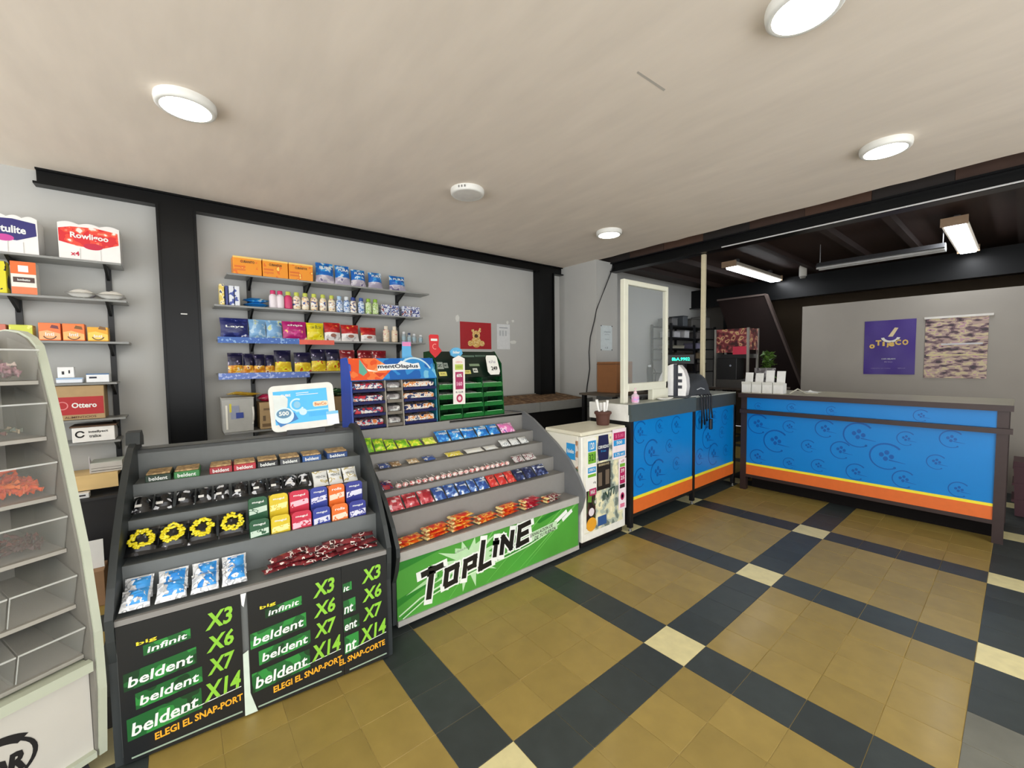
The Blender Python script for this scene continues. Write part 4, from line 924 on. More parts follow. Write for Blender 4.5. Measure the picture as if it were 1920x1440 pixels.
wbox('cardboard_box', -1.315, -1.195, Z6, .195, .16, KRAFT, 'brown cardboard box beside the grey storage bin', 'box', None, front=.20, bands=[(.1, .9, .08, .2, rgb(120, 96, 66)), (.15, .3, .3, .5, rgb(110, 90, 64)), (.55, .7, .3, .5, rgb(110, 90, 64)), (.2, .8, .70, .78, rgb(120, 96, 66))])
wbox('cardboard_box', -1.192, -.93, Z6, .215, .16, KRAFT, 'brown cardboard box hidden behind the tilted sign', 'box', None, front=.19)
wbox('cardboard_box', -.925, -.66, Z6, .205, .16, mat((150, 124, 86), .7), 'darker cardboard box between sign and gum rack', 'box', None, front=.19)
def lying(name, y, d, z, w, l, th, m, label, cat, rs=0, bend=0.0, rz=0.0, group=None):
    o = MB(Matrix.Translation((0, 0, th/2)) @ Matrix.Rotation(-A90, 4, 'X') @ Matrix.Translation((0, 0, -l/2))).bag(w, l, th, [(1, m)], rs=rs, nx=12, nz=8).build(name, None, wpos(y, d, z), A90+rz)
    if bend:
        for v in o.data.vertices: v.co.z += bend*math.sin((v.co.x/w+.5)*math.pi*2)
    return tag(o, label, cat, group)
lying('snack_bag', -1.40, .12, Z6+.250, .21, .13, .026, prn([(0, (222, 176, 20)), (.55, (240, 206, 60)), (.66, (120, 60, 20))], 30, .3), 'yellow wavy snack bag lying on the grey storage bin', 'snack bag', 3, .006)
lying('snack_bag', -1.262, .11, Z6+.197, .11, .12, .055, prn([(0, (196, 26, 80)), (.6, (226, 90, 130)), (.68, (240, 200, 210))], 30, .3), 'plump pink snack bag lying on the cardboard box', 'snack bag', 4)
lying('snack_bag', -1.09, .11, Z6+.217, .13, .12, .06, prn([(0, (150, 20, 50)), (.6, (190, 60, 90))], 30, .3), 'wine red snack bag lying above the tilted sign', 'snack bag', 5)
lying('snack_bag', -.965, .12, Z6+.218, .075, .12, .055, prn([(0, (96, 80, 40)), (.5, (150, 130, 70)), (.6, (60, 70, 36))], 40, .3), 'olive brown snack bag lying above the tilted sign', 'snack bag', 6)
for i, y in enumerate((-.865, -.745)):
    lying('snack_bag', y, .11, Z6+.207, .11, .12, .065, prn([(0, (24, 60, 36)), (.52, (50, 96, 56)), (.62, (150, 170, 130))], 40, .3), 'dark green snack bag lying between sign and gum rack, %s' % ('left one', 'right one')[i], 'snack bag', 7+i, group='dark green bags')

# ================================================================ LEFT WALL SHELVES
ZA, ZB, ZC, ZD, ZE, ZF, ZP = 1.973, 1.749, 1.495, 1.249, 1.031, .894, .701
def roll_pack(y0, y1, z, h, cols, label, main, txt, blob):
    t = thing('toilet_roll_pack', label, 'toilet rolls', wpos((y0+y1)/2, .19, z), A90, 'toilet roll packs'); w = y1-y0
    b = MB(); n = 24; rad = w/cols/2; poly = []
    # plastic wrap with bulges over the rolls
    for k in range(cols*8+1):
        f = k/(cols*8); bul = .012*abs(math.sin(f*cols*math.pi)); poly.append((-w/2+f*w, h-.012+bul))
    b.prism([(-w/2, 0), (w/2, 0)]+[(x, zz) for x, zz in poly[::-1]], 0, .15, 'y', main, True); b.build('wrap', t)
    g = MB(); g.flat([(-w*.49, h*.45), (-w*.2, h*.36), (w*.15, h*.33), (w*.48, h*.50), (w*.47, h*.83), (w*.1, h*.90), (-w*.3, h*.87), (-w*.49, h*.80)], -.001, blob[0]); g.build('print', t)
    g = MB(); g.disc(w*.05 if cols < 4 else -w*.05, h*.38, w*.16, h*.09, -.0016, blob[1], 18); g.build('brand_oval', t)
    g = MB(); g.text(txt, .0, h*.62, w*.62, h*.20, -.0024, PW, bold=.03, slant=-.03); g.build('lettering', t)
    g = MB(); g.text('x4', -w*.25, h*.15, w*.14, h*.12, -.0024, blob[1], bold=.02); g.build('count_lettering', t)
    for k in range(1, cols):
        MB().box(-w/2+k*w/cols-.0012, -w/2+k*w/cols+.0012, -.0018, 0, 0.004, h*.30, mat((206, 204, 200), .5)).build('seam', t)
    return t
WPL = mat((236, 234, 230), .3, var=.03, bump=.05)
roll_pack(-2.57, -2.345, ZA, .205, 4, 'white toilet roll pack with navy print at the left picture edge', WPL, 'Rotulite', (prn([(0, (40, 36, 110)), (.60, (60, 70, 150)), (.70, (120, 180, 214))], 12, .35), rgb(196, 60, 150)))
roll_pack(-2.268, -2.010, ZA, .212, 3, 'white toilet roll pack with red and orange print above the left shelves', WPL, 'Rowligoo', (prn([(0, (214, 30, 40)), (.5, (232, 70, 50)), (.58, (238, 130, 100)), (.63, (242, 228, 220))], 20, .35), rgb(196, 24, 60)))
wbox('food_box', -2.555, -2.470, ZB, .172, .07, prn([(0, (216, 206, 10)), (.62, (30, 30, 20))], 18, .4, 3.0), 'yellow box with black print on the second left shelf', 'box', None)
wbox('food_box', -2.457, -2.360, ZB, .178, .07, rgb(232, 226, 214), 'orange and white box on the second left shelf', 'box', None, bands=[(0, 1, .62, 1, rgb(226, 104, 34)), (0, 1, .0, .22, rgb(222, 120, 70)), (.08, .92, .36, .52, rgb(70, 46, 40)), (.3, .7, .68, .88, rgb(240, 236, 230))], txt='lombatto', tz=.44, th=.07, tw=.5)
for i, (a, b_) in enumerate(((-2.255, -2.132), (-2.128, -2.002))):
    lying('flat_pack', (a+b_)/2, .125, ZB+.0005, b_-a+.004, .145, .056, prn([(0, (244, 242, 234)), (.66, (226, 218, 224)), (.74, (130, 110, 146))], 12, .3, float(i)), 'flat white pack lying on the second left shelf, %s' % ('left one', 'right one at the shelf end')[i], 'flat pack', i, group='flat white packs')
wbox('tea_box', -2.60, -2.485, ZC, .085, .07, rgb(196, 110, 90), 'reddish box at the left edge of the third left shelf', 'box', None)
wbox('tea_box', -2.478, -2.388, ZC, .084, .07, prn([(0, (200, 206, 70)), (.58, (226, 226, 120)), (.66, (120, 140, 40))], 22, .4), 'yellow-green box on the third left shelf', 'box', None)
for i, (a, b_, c, c2) in enumerate([(-2.370, -2.281, (238, 120, 60), (244, 176, 120)), (-2.277, -2.184, (236, 124, 56), (246, 184, 110)), (-2.176, -2.084, (236, 170, 36), (246, 206, 90))]):
    bx_ = wbox('tea_box', a, b_, ZC, .100-(.016 if i == 2 else 0), .07, rgb(*c), '%s box on the third left shelf' % ('orange pink-cornered', 'plain orange', 'small yellow')[i], 'box', 'tea boxes', txt='Inti', tz=.36, tw=.4, th=.2)
    w = b_-a; g = MB(); g.flat([(-w*.46, .006), (w*.46, .006), (w*.46, .040), (-w*.1, .058), (-w*.46, .05)], -.0009, rgb(*c2)); g.build('print', bx_)
    g = MB(); g.arc(0, .034, .026, 200, 340, .005, -.0018, rgb(90, 50, 30), 12); g.build('cup_print', bx_)
    g = MB(); g.flat([(w*.02, .072), (w*.40, .066), (w*.36, .084), (w*.1, .09)], -.0013, rgb(110, 50, 60) if i == 0 else rgb(120, 80, 30)); g.build('leaf_print', bx_)
wbox('small_box', -2.316, -2.206, ZD, .030, .09, rgb(226, 232, 240), 'flat white and blue box under the upright card box', 'box', None, bands=[(0, 1, .7, 1, rgb(150, 180, 214))])
wbox('small_box', -2.313, -2.242, ZD+.031, .062, .04, rgb(236, 236, 236), 'upright white card box with two small black marks', 'box', None, front=.16, bands=[(.25, .4, .3, .6, rgb(40, 40, 44)), (.65, .75, .4, .7, rgb(40, 40, 44))])
wbox('small_box', -2.193, -2.092, ZD, .052, .10, rgb(236, 238, 240), 'white box with blue top at the end of the fourth left shelf', 'box', None, bands=[(.12, .45, .45, .65, rgb(40, 44, 60)), (0, 1, .88, 1, rgb(60, 110, 160))])
t = thing('cardboard_box', 'brown carton with a large red label on the fifth left shelf', 'box', wpos(-2.225, .19, ZE+.0008), A90)
MB().box(-.105, .105, 0, .16, 0, .20, KRAFT, b=.002).build('body', t)
MB().box(-.100, .100, -.0012, 0, .03, .135, rgb(176, 40, 44)).build('red_label', t)
g = MB(); g.text('Ottero', .018, .085, .105, .032, -.002, PW, bold=.03); g.build('lettering', t)
g = MB(); g.arc(-.072, .085, .022, 0, 360, .005, -.002, rgb(226, 140, 140), 20); g.build('logo', t)
g = MB(); g.text('ALIMENTICIOS', 0, .015, .13, .013, -.001, rgb(90, 50, 40), bold=.01); g.build('small_lettering', t)
MB().box(-.1, .1, .075, .083, .2002, .2010, mat((196, 170, 120), .4)).build('tape', t)
t = thing('cardboard_box', 'low white box with round black logo on the sixth left shelf', 'box', wpos(-2.175, .19, ZF+.0008), A90)
MB().box(-.091, .091, 0, .16, 0, .088, mat((236, 234, 228), .5), b=.002).build('body', t)
g = MB(); g.arc(-.058, .048, .017, 20, 340, .008, -.0012, INK, 18); g.build('logo', t)
g = MB(); g.text('intellyect', .02, .058, .085, .018, -.0014, INK, bold=.02); g.text('tralice', .005, .034, .05, .018, -.0014, INK, bold=.02); g.build('lettering', t)
MB().box(-.10, .10, -.004, .165, .0885, .097, mat((90, 66, 46), .7)).build('lid', t)
t = thing('cardboard_box', 'open white box lying on the plywood board', 'box', wpos(-2.13, .19, ZP+.0008), A90)
MB().box(-.07, .07, 0, .15, 0, .058, mat((196, 192, 184), .6)).build('body', t)
MB().prism([(.0, .0), (.15, .0), (.15, .012), (.0, .105)], -.073, -.071, 'x', mat((232, 226, 230), .6)).build('flap', t)
MB().box(-.07, .07, -.001, .15, .0585, .0605, mat((206, 212, 200), .5)).build('lid', t)
g = MB(); g.band([(-.066, .012), (.066, .012)], .004, -.0014, mat((90, 86, 80), .6)); g.band([(-.066, .028), (.066, .028)], .003, -.0014, mat((120, 116, 110), .6)); g.build('page_lines', t)
# dark cupboard and papers below the plywood
t = thing('low_cupboard', 'black low cupboard under the plywood board behind the displays', 'cupboard', wpos(-2.45, .28, 0), A90)
MB().box(-.5, .37, 0, .265, .02, .56, mat((30, 30, 32), .5)).build('body', t); MB().box(-.51, .38, -.01, .265, .56, .575, mat((42, 42, 44), .5)).build('top', t); MB().box(-.49, .36, .02, .25, 0, .02, BLK2).build('plinth', t)
wbox('paper_box', -2.275, -2.200, .576, .030, .05, rgb(226, 226, 224), 'small white box with black mark on the black cupboard', 'box', None, front=.27, bands=[(.3, .8, .4, .7, rgb(40, 40, 44))])
wbox('cardboard_box', -2.30, -2.135, 0, .20, .16, mat((150, 116, 84), .7), 'brown floor carton between rack and poster display', 'box', None, front=.48)
tag(MB().box(-.075, .075, -.002, .004, 0, .16, PAPER).build('paper_sheet', None, wpos(-2.215, .42, .202), A90), 'white paper sheet standing on the brown floor carton', 'paper')

# ================================================================ THINGS ON THE WALL
t = thing('wall_poster', 'red wall poster with golden bear shape above the green rack', 'poster', (-2.699, .729, 1.485), A90)
MB().box(-.199, .199, -.003, 0, 0, .285, mat((166, 24, 34), .5, var=.08)).build('sheet', t)
GB = prn([(0, (214, 170, 90)), (.5, (236, 206, 140)), (.64, (150, 100, 50))], 60, .5); g = MB()
for cx, cz, r in ((.0, .15, .05), (-.042, .195, .018), (.045, .195, .018), (.0, .075, .062), (-.075, .06, .032), (.075, .06, .032), (.05, .215, .012)): g.disc(cx, cz, r, r*.95, -.0035-r*.004, GB, 18)
g.build('bear_print', t); g = MB(); g.disc(0, .14, .024, .02, -.0045, rgb(90, 56, 30), 12); g.build('muzzle_print', t)
t = thing('wall_notice', 'white notice sheet on the wall right of the red poster', 'notice', (-2.699, 1.10, 1.487), A90)
MB().box(-.092, .092, -.002, 0, 0, .28, mat((214, 216, 216), .6)).build('sheet', t)
g = MB()
for k in range(3): g.rect(-.06+k*.04, -.035+k*.04, .15, .21, -.0028, mat((180, 184, 186), .6))
g.rect(-.06, .06, .235, .245, -.0028, mat((150, 156, 160), .6)); g.build('printed_lines', t)
t = thing('wall_notice', 'small notice with corner pins on the plaster pier', 'notice', (-2.109, 2.18, 1.467), A90)
MB().box(-.105, .105, -.002, 0, 0, .29, mat((206, 216, 218), .6)).build('sheet', t)
for x in (-.10, .10):
    for z in (.005, .285): MB().ball((x, -.004, z), .008, .004, .008, mat((70, 70, 72), .5), 8, 4).build('pin', t)
g = MB(); g.text('ATENCION', .01, .215, .12, .018, -.0028, rgb(90, 110, 120)); g.text('gracias', .01, .185, .09, .014, -.0028, rgb(110, 130, 136)); g.text('clientes', .01, .13, .08, .014, -.0028, rgb(120, 140, 146)); g.text('1.5', .0, .03, .05, .02, -.0028, rgb(60, 70, 80)); g.build('lettering', t)
w_ = MB(); w_.tube([(-2.09, 2.30, 2.48), (-2.085, 2.12, 2.18), (-2.10, 1.99, 1.93), (-2.13, 1.985, 1.80), (-2.19, 1.985, 1.62), (-2.21, 1.985, 1.45), (-2.20, 1.985, 1.25), (-2.24, 1.985, 1.05), (-2.27, 1.985, .80), (-2.25, 1.985, .5)], .006, mat((30, 30, 32), .5), 6)
tag(w_.build('wall_cable'), 'black cable hanging down the plaster pier', 'cable')
# empty sloping produce trays along the wall
t = thing('produce_stand', 'grey produce stand with brown empty sloping trays against the wall', 'stand', (-2.70, 1.30, 0), A90)
TG = mat((140, 140, 136), .5)
for k, (x0, x1) in enumerate(((-.70, -.205), (-.20, .62))):
    MB().prism([(-.60, .83), (-.60, .925), (-.585, .925), (-.585, .86), (-.03, .93), (-.03, .965), (-.015, .965), (-.015, .90)], x0, x1, 'x', TG).build('tray', t)
    MB().prism([(-.585, .862), (-.585, .905), (-.03, .958), (-.03, .932)], x0+.012, x1-.012, 'x', prn([(0, (96, 70, 46)), (.5, (126, 96, 66)), (.62, (150, 124, 90))], 22, .8)).build('cork_base', t)
MB().box(-.68, .60, -.50, -.05, 0, .82, mat((22, 20, 20), .7)).build('base', t)
MB().box(-.70, .62, -.56, -.03, .82, .835, mat((40, 38, 38), .6)).build('deck', t)
# ================================================================ ADVERTISING SIGN ON THE POSTER DISPLAY
def rrect(x0, x1, z0, z1, r, n=5):
    P = []
    for cx, cz, a in ((x1-r, z1-r, 0), (x0+r, z1-r, 90), (x0+r, z0+r, 180), (x1-r, z0+r, 270)):
        for k in range(n+1): g = math.radians(a+90*k/n); P.append((cx+r*math.cos(g), cz+r*math.sin(g)))
    return P
t = thing('advertising_sign', 'white tilted plastic sign with blue advert standing on the poster display', 'sign', U1.w(.665, .575, .978), U1.a+math.radians(-4))
SG = Matrix.Rotation(math.radians(-3), 4, 'Y') @ Matrix.Rotation(math.radians(-8), 4, 'X')
MB(SG).prism(rrect(-.155, .152, .024, .262, .028), 0, .035, 'y', mat((222, 222, 214), .35), True).build('frame', t)
MB().box(-.09, .09, -.008, .06, 0, .024, BLK2).build('foot', t)
sc = MB(SG).rect(-.135, .118, .060, .232, -.0012, mat((64, 180, 236), .3, var=.06)).build('advert', t)
g = MB(SG); y = -.002
g.flat([(-.135, .09), (-.135, .215), (-.085, .21), (-.07, .19), (-.075, .15)], y, mat((214, 222, 218), .4)); g.rect(.02, .118, .085, .110, y, mat((50, 170, 232), .35)); g.rect(-.04, .118, .115, .122, y, mat((150, 214, 244), .35))
g.flat([(-.135, .085), (-.115, .048), (-.03, .080), (-.045, .115), (-.09, .14)], y-.0003, rgb(34, 112, 180)); g.build('printed_shapes', sc)
g = MB(SG); g.disc(-.092, .105, .043, .042, y-.0006, rgb(206, 232, 244), 26); g.disc(-.094, .115, .034, .024, y-.0009, rgb(84, 130, 160), 24); g.text('500', -.094, .116, .045, .022, y-.0013, PW, bold=.03); g.build('round_badge', sc)
g = MB(SG); g.arc(-.03, .155, .030, 60, 330, .008, y-.0006, rgb(190, 226, 244), 20); g.disc(-.03, .155, .016, .018, y-.0005, rgb(130, 190, 220), 16); g.disc(-.005, .115, .018, .018, y-.0004, rgb(200, 226, 236), 16); g.build('drop_print', sc)
g = MB(SG); g.prism(rrect(.045, .118, .135, .163, .010), y-.0006, y-.0004, 'y', rgb(240, 214, 180)); g.text('BanCo', .082, .149, .058, .017, y-.0010, rgb(206, 120, 60), bold=.03); g.build('brand_lettering', sc)
g = MB(SG); g.text('SUBE', -.078, .208, .045, .013, y-.0012, PW, bold=.03); g.rect(-.03, .03, .214, .217, y-.0006, PW); g.rect(-.03, .075, .204, .207, y-.0006, PW); g.build('heading_lettering', sc)
MB(SG).box(.105, .165, -.004, -.0025, .030, .102, mat((226, 230, 240), .4)).build('small_card', t)
MB(SG).rect(.105, .165, .086, .102, -.0046, mat((120, 190, 226), .4)).build('card_header', t)

# ================================================================ GUM RACK (blue) ON TOP OF THE GREEN-PANEL DISPLAY
TOP2 = .9325
GX0, GX1 = .035, .600
t = thing('gum_rack', 'blue countertop gum rack with orange and blue header board', 'rack', U2.w(0, .635, TOP2), U2.a)
GB_ = mat((40, 76, 176), .4, var=.08); GT = mat((24, 110, 130), .4, var=.08)
side = [(0, 0), (.20, 0), (.20, .44), (.10, .448), (.03, .40), (.012, .30)]
for x0, x1, m in ((GX0-.01, GX0, GB_), (GX1, GX1+.01, GT)): MB().prism(side, x0, x1, 'x', m).build('side_panel', t)
MB().box(GX0, GX1, .19, .20, 0, .44, mat((26, 32, 70), .5)).build('back_panel', t)
hd = MB().prism([(.0, .305), (.012, .300), (.07, .435), (.058, .442)], GX0-.008, GX1+.008, 'x', mat((36, 110, 190), .3, coat=.3)).build('header_board', t)
HM = Matrix.Translation((0, .0, .305)) @ Matrix.Rotation(math.atan2(-.058, .137), 4, 'X')      # header face
hw = math.hypot(.058, .137)
g = MB(HM); y = -.0012
HO = prn([(0, (226, 84, 40)), (.5, (236, 120, 60)), (.64, (240, 160, 100))], 14, .35); HBp = prn([(0, (26, 96, 176)), (.5, (50, 140, 206)), (.62, (120, 190, 220))], 12, .35)
g.flat([(GX0-.008, .002), (.22, .002), (.30, .075), (.20, hw), (GX0-.008, hw)], y, HO); g.flat([(.22, .002), (GX1+.008, .002), (GX1+.008, hw), (.20, hw), (.30, .075)], y, HBp)
g.flat([(GX0+.045, .05), (GX0+.062, .145), (GX0+.10, .055), (GX0+.07, .03)], y-.0004, rgb(96, 170, 150)); g.flat([(GX0+.062, .145), (GX0+.105, .06), (GX0+.17, .055), (GX0+.10, .075)], y-.0005, rgb(244, 236, 220))
g.flat([(GX0+.14, .05), (GX0+.17, .018), (GX0+.215, .045)], y-.0005, rgb(206, 66, 40)); g.arc(.46, .03, .12, 20, 160, .012, y-.0003, rgb(196, 224, 236), 16, sx=1.0)
g.build('printed_graphic', hd)
g = MB(HM); g.flat([(.20, .062), (.50, .070), (.495, .115), (.45, .108), (.37, .130), (.34, .108), (.205, .103)], y-.0007, rgb(236, 240, 240)); g.build('lettering_outline', hd)
g = MB(HM); g.text('mentOlaplus', .345, .088, .28, .036, y-.0011, rgb(30, 40, 56), bold=.03, shear=.05); g.build('lettering', hd)
tg = MB(); tg.prism([(.395, .44), (.485, .44), (.462, .465), (.460, .555), (.398, .555)], .085, .089, 'y', mat((86, 170, 220), .4)); tg.build('tall_tag', t)
MB().box(.398, .460, .083, .0848, .525, .553, mat((220, 130, 180), .4)).build('pink_band', t)
cols_ = [(GX0, .235), (.247, .350), (.362, GX1)]
for xd in (.241, .356): MB().prism([(-.012, .0), (.19, .0), (.19, .30), (.012, .30)], xd-.004, xd+.004, 'x', mat((146, 140, 128), .4)).build('divider', t)
GUMW = prn([(0, (206, 60, 70)), (.44, (60, 70, 110)), (.52, (226, 220, 220)), (.62, (230, 130, 70))], 40, .3, 1.0); GUMG = prn([(0, (130, 126, 126)), (.5, (176, 172, 170)), (.62, (226, 224, 220))], 40, .3, 2.0); GUMO = prn([(0, (44, 52, 96)), (.46, (232, 220, 206)), (.55, (226, 140, 60)), (.64, (236, 236, 232))], 36, .3, 3.0)
for k in range(4):
    z = .004+k*.076; sl = .010-.004*k
    for ci, (a, b_) in enumerate(cols_):
        # sloping tray with a rounded dark front lip
        MB().prism([(.004, z), (.188, z+.022), (.188, z+.028), (.006, z+.008)], a+.001, b_-.001, 'x', mat((20, 28, 70), .35)).build('tray', t)
        MB().prism([(-.004, z), (.006, z), (.006, z+.016), (-.001, z+.019), (-.006, z+.012)], a+.001, b_-.001, 'x', mat((24, 32, 84), .3) if ci != 1 else mat((120, 114, 104), .4)).build('tray_lip', t)
for k in range(4):
    z = .004+k*.076
    for ci, (a, b_) in enumerate(cols_):
        m = (GUMW, GUMG, GUMO)[ci]
        o = tag(MB(Matrix.Rotation(math.radians(6.5), 4, 'X')).box(a+.006, b_-.006, .014, .13, .0095, .050, m, b=.010).build('gum_pack', None, U2.w(0, .635, TOP2+z), U2.a),
                '%s gum packs row in the blue rack, %s shelf from the top' % (('red and navy', 'grey', 'orange and white')[ci], ORD[3-k]), 'gum pack', 'gum packs in the blue rack')
        MB(Matrix.Rotation(math.radians(6.5), 4, 'X')).text('beldent' if ci != 1 else 'mint', (a+b_)/2, .026, (b_-a)*.5, .013, .0132, PW, bold=.02).build('lettering', o)

# ================================================================ GREEN TRANSLUCENT RACK
EX0, EX1 = .632, 1.195
t = thing('gum_rack', 'dark green translucent countertop rack with stickers and price cards', 'rack', U2.w(0, .640, TOP2), U2.a)
GP = mat((16, 74, 36), .22, var=.25, scale=10, coat=.3); GPL = glass((40, 130, 60), .08, .72); GDK = mat((14, 34, 24), .3, var=.2, scale=10)
prof = [(0, 0), (.22, 0), (.22, .49), (.12, .495), (.03, .40), (.022, .29)]
for x0 in (EX0-.008, EX1): MB().prism(prof, x0, x0+.008, 'x', GP).build('side_panel', t)
MB().box(EX0, EX1, .21, .22, 0, .49, GP).build('back_panel', t)
hd = MB().prism([(.026, .30), (.036, .297), (.126, .486), (.118, .492)], EX0-.004, EX1+.004, 'x', GDK).build('header_board', t)
HM = Matrix.Translation((0, .026, .30)) @ Matrix.Rotation(math.atan2(-.092, .192), 4, 'X')
def hsticker(x0, x1, z0, z1, m, txt=None, tc=None):
    s_ = MB(HM).box(x0, x1, -.003, -.0015, z0, z1, m).build('sticker', hd)
    if txt: MB(HM).text(txt, (x0+x1)/2, (z0+z1)/2, (x1-x0)*.7, (z1-z0)*.35, -.0036, tc or INK, bold=.02).build('lettering', s_)
CRW = mat((206, 208, 196), .5); YLW = mat((222, 214, 120), .5)
hsticker(.645, .700, .070, .125, mat((150, 160, 150), .5), 'Z', rgb(30, 50, 40)); hsticker(.706, .740, .078, .118, mat((150, 160, 150), .5), 'E', rgb(30, 50, 40))
hsticker(.650, .712, .016, .048, YLW, 'XXL', rgb(70, 60, 20)); hsticker(.850, .920, .026, .056, YLW, 'mega', rgb(90, 80, 20)); hsticker(.842, .870, .075, .115, CRW, '$', INK)
hsticker(.925, 1.015, .088, .108, mat((120, 140, 110), .5)); hsticker(.945, .985, .035, .070, CRW, 'B', INK); hsticker(.87, .99, .165, .180, mat((86, 110, 96), .5)); hsticker(1.00, 1.10, .168, .182, mat((86, 110, 96), .5), 'chicle')
c_ = [(EX0+.002, .812), (.822, 1.002), (1.012, EX1-.002)]
for xd in (.817, 1.007): MB().prism([(.0, 0), (.21, 0), (.21, .295), (.022, .295)], xd-.003, xd+.003, 'x', GP).build('divider', t)
WG = mat((150, 190, 150), .25)
for k in range(4):
    z = .004+k*.072
    for ci, (a, b_) in enumerate(c_):
        MB().prism([(.004+.004*k, z), (.205, z+.020), (.205, z+.026), (.006+.004*k, z+.007)], a, b_, 'x', GP).build('tray', t)
        l_ = MB().prism([(.002+.004*k, z), (.006+.004*k, z), (-.004+.004*k, z+.034), (-.009+.004*k, z+.034)], a, b_, 'x', GPL).build('tray_front', t)
        MB().box(a+.02, b_-.02, -.011+.004*k, -.008+.004*k, z+.033, z+.037, WG).build('rim', l_)
PKG = prn([(0, (150, 150, 146)), (.5, (196, 196, 190)), (.6, (90, 96, 92))], 40, .35, 5.0)
for ci, (a, b_) in enumerate(c_):
    for k in (2, 3):
        if (ci, k) == (2, 2): continue
        o = MB(Matrix.Rotation(math.radians(5.5), 4, 'X')).box(a+.015, b_-.03, .04, .14, .0085, .034, PKG, b=.004).build('gum_pack', None, U2.w(0, .640, TOP2+.004+k*.072), U2.a)
        tag(o, 'grey gum packs in the green rack, %s column, %s shelf' % (('left', 'middle', 'right')[ci], ('', '', 'second', 'top')[k]), 'gum pack', 'gum packs in the green rack')
# price cards fixed to the green rack
t = thing('price_card', 'tall white price card with magenta panel hanging on the green rack', 'price card', U2.w(.783, .6275, TOP2+.112), U2.a)
MB().prism([(-.052, 0), (.048, -.004), (.050, .325), (.0, .348), (-.050, .325)], -.0025, -.0005, 'y', mat((240, 234, 226), .5)).build('card', t)
g = MB(); g.rect(-.032, .034, .105, .230, -.0032, rgb(166, 36, 90)); g.text('60%', .001, .205, .045, .025, -.0038, PW, bold=.03); g.text('160', .001, .145, .045, .03, -.0038, rgb(240, 190, 210), bold=.03); g.build('magenta_panel', t)
g = MB(); g.rect(-.034, .034, .245, .285, -.0032, rgb(190, 206, 90)); g.text('1000', 0, .265, .05, .02, -.0038, rgb(120, 140, 40)); g.build('lime_panel', t)
g = MB(); g.disc(0, .040, .026, .030, -.0032, rgb(176, 40, 80), 20); g.disc(0, .040, .014, .016, -.0036, rgb(236, 206, 214), 16); g.build('round_mark', t)
g = MB(); g.text('OFERTA', 0, .300, .055, .014, -.0034, rgb(226, 130, 110)); g.build('lettering', t); g = MB(); g.text('EL CLUB', 0, .085, .06, .013, -.0034, INK, bold=.02); g.build('lettering', t)
t = thing('round_tag', 'light blue round tag topping the tall price card', 'tag', U2.w(.783, .655, TOP2+.452), U2.a)
MB().prism([(.050*math.cos(k*.3927+.2)*(1.08 if k % 2 else .96), .030+.036*math.sin(k*.3927+.2)) for k in range(16)], 0, .012, 'y', mat((96, 176, 220), .4)).build('disc', t)
g = MB(); g.text('lider', 0, .032, .06, .02, -.001, PW, bold=.03); g.build('lettering', t); MB().box(-.008, .008, .002, .01, -.03, .0, mat((96, 176, 220), .4)).build('clip', t)
t = thing('shelf_tag', 'red curved tag sticking up from the green rack', 'tag', U2.w(.645, .72, TOP2+.465), U2.a)
MB().prism([(-.040, .02), (-.045, .135), (-.035, .145), (.025, .145), (.032, .135), (.030, .06), (.055, .03), (.02, -.005), (.0, -.02)], 0, .004, 'y', mat((206, 24, 32), .4)).build('card', t)
g = MB(); g.rect(-.032, .020, .100, .116, -.001, PW); g.arc(.0, .06, .018, 60, 300, .005, -.001, rgb(240, 150, 140), 12); g.build('lettering', t)
t = thing('price_card', 'white octagonal price card on the right side of the green rack', 'price card', U2.w(1.105, .637, TOP2+.318), U2.a)
MB(Matrix.Rotation(math.radians(-18), 4, 'X')).prism([(-.055, .02), (-.035, -.005), (.045, -.005), (.060, .02), (.056, .135), (.045, .150), (-.040, .150), (-.050, .13)], -.003, 0, 'y', mat((234, 234, 226), .5)).build('card', t)
g = MB(Matrix.Rotation(math.radians(-18), 4, 'X')); g.text('249', .01, .045, .06, .032, -.004, INK, bold=.03); g.text('c/u', .0, .10, .06, .025, -.004, rgb(130, 120, 150)); g.build('lettering', t)

# ================================================================ SWEETS IN THE CLEAR BINS
def heap(cx, w, yf, z, n, h, pal, label, dep=.13):
    g = MB(); rr = random.Random(n); ms = [mat(c, .35, var=.15, scale=60) for c in pal]
    for k in range(n):
        x = rr.uniform(-w/2, w/2); y = rr.uniform(.0, dep); top = h*(1-(2*x/w)**2*.5)*(.5+.5*y/dep)
        zz = rr.uniform(.006, max(.008, top)); m = rr.choice(ms)
        g.M = Matrix.Translation((x, y, zz)) @ Matrix.Rotation(rr.uniform(0, 6), 4, 'Z') @ Matrix.Rotation(rr.uniform(-.5, .5), 4, 'Y')
        g.ball((0, 0, 0), .015, .008, .007, m, 6, 4); g.prism([(.012, -.002), (.024, -.007), (.024, .007), (.012, .002)], -.002, .002, 'y', m); g.prism([(-.012, -.002), (-.024, -.007), (-.024, .007), (-.012, .002)], -.002, .002, 'y', m)
    g.M = None
    o = g.build('wrapped_sweets', None, RK.w(cx, yf+.014, z+.016), RK.a); tag(o, label, 'sweets', None, 'stuff'); return o
XB = [-RW+.002+q*bw+bw/2-.002 for q in range(nb)]
def binheap(q, k, n, h, pal, label): return heap(XB[q], bw-.066, BINF[k][0]+.016, BINF[k][1], n, h, pal, label, dep=.12)
binheap(3, 0, 70, .065, [(176, 130, 140), (150, 100, 116), (216, 196, 186), (110, 90, 90)], 'heap of mauve wrapped sweets in the topmost clear bin')
binheap(2, 0, 50, .05, [(236, 224, 60), (244, 240, 150), (220, 210, 190)], 'heap of yellow wrapped sweets in the topmost bin at the picture edge')
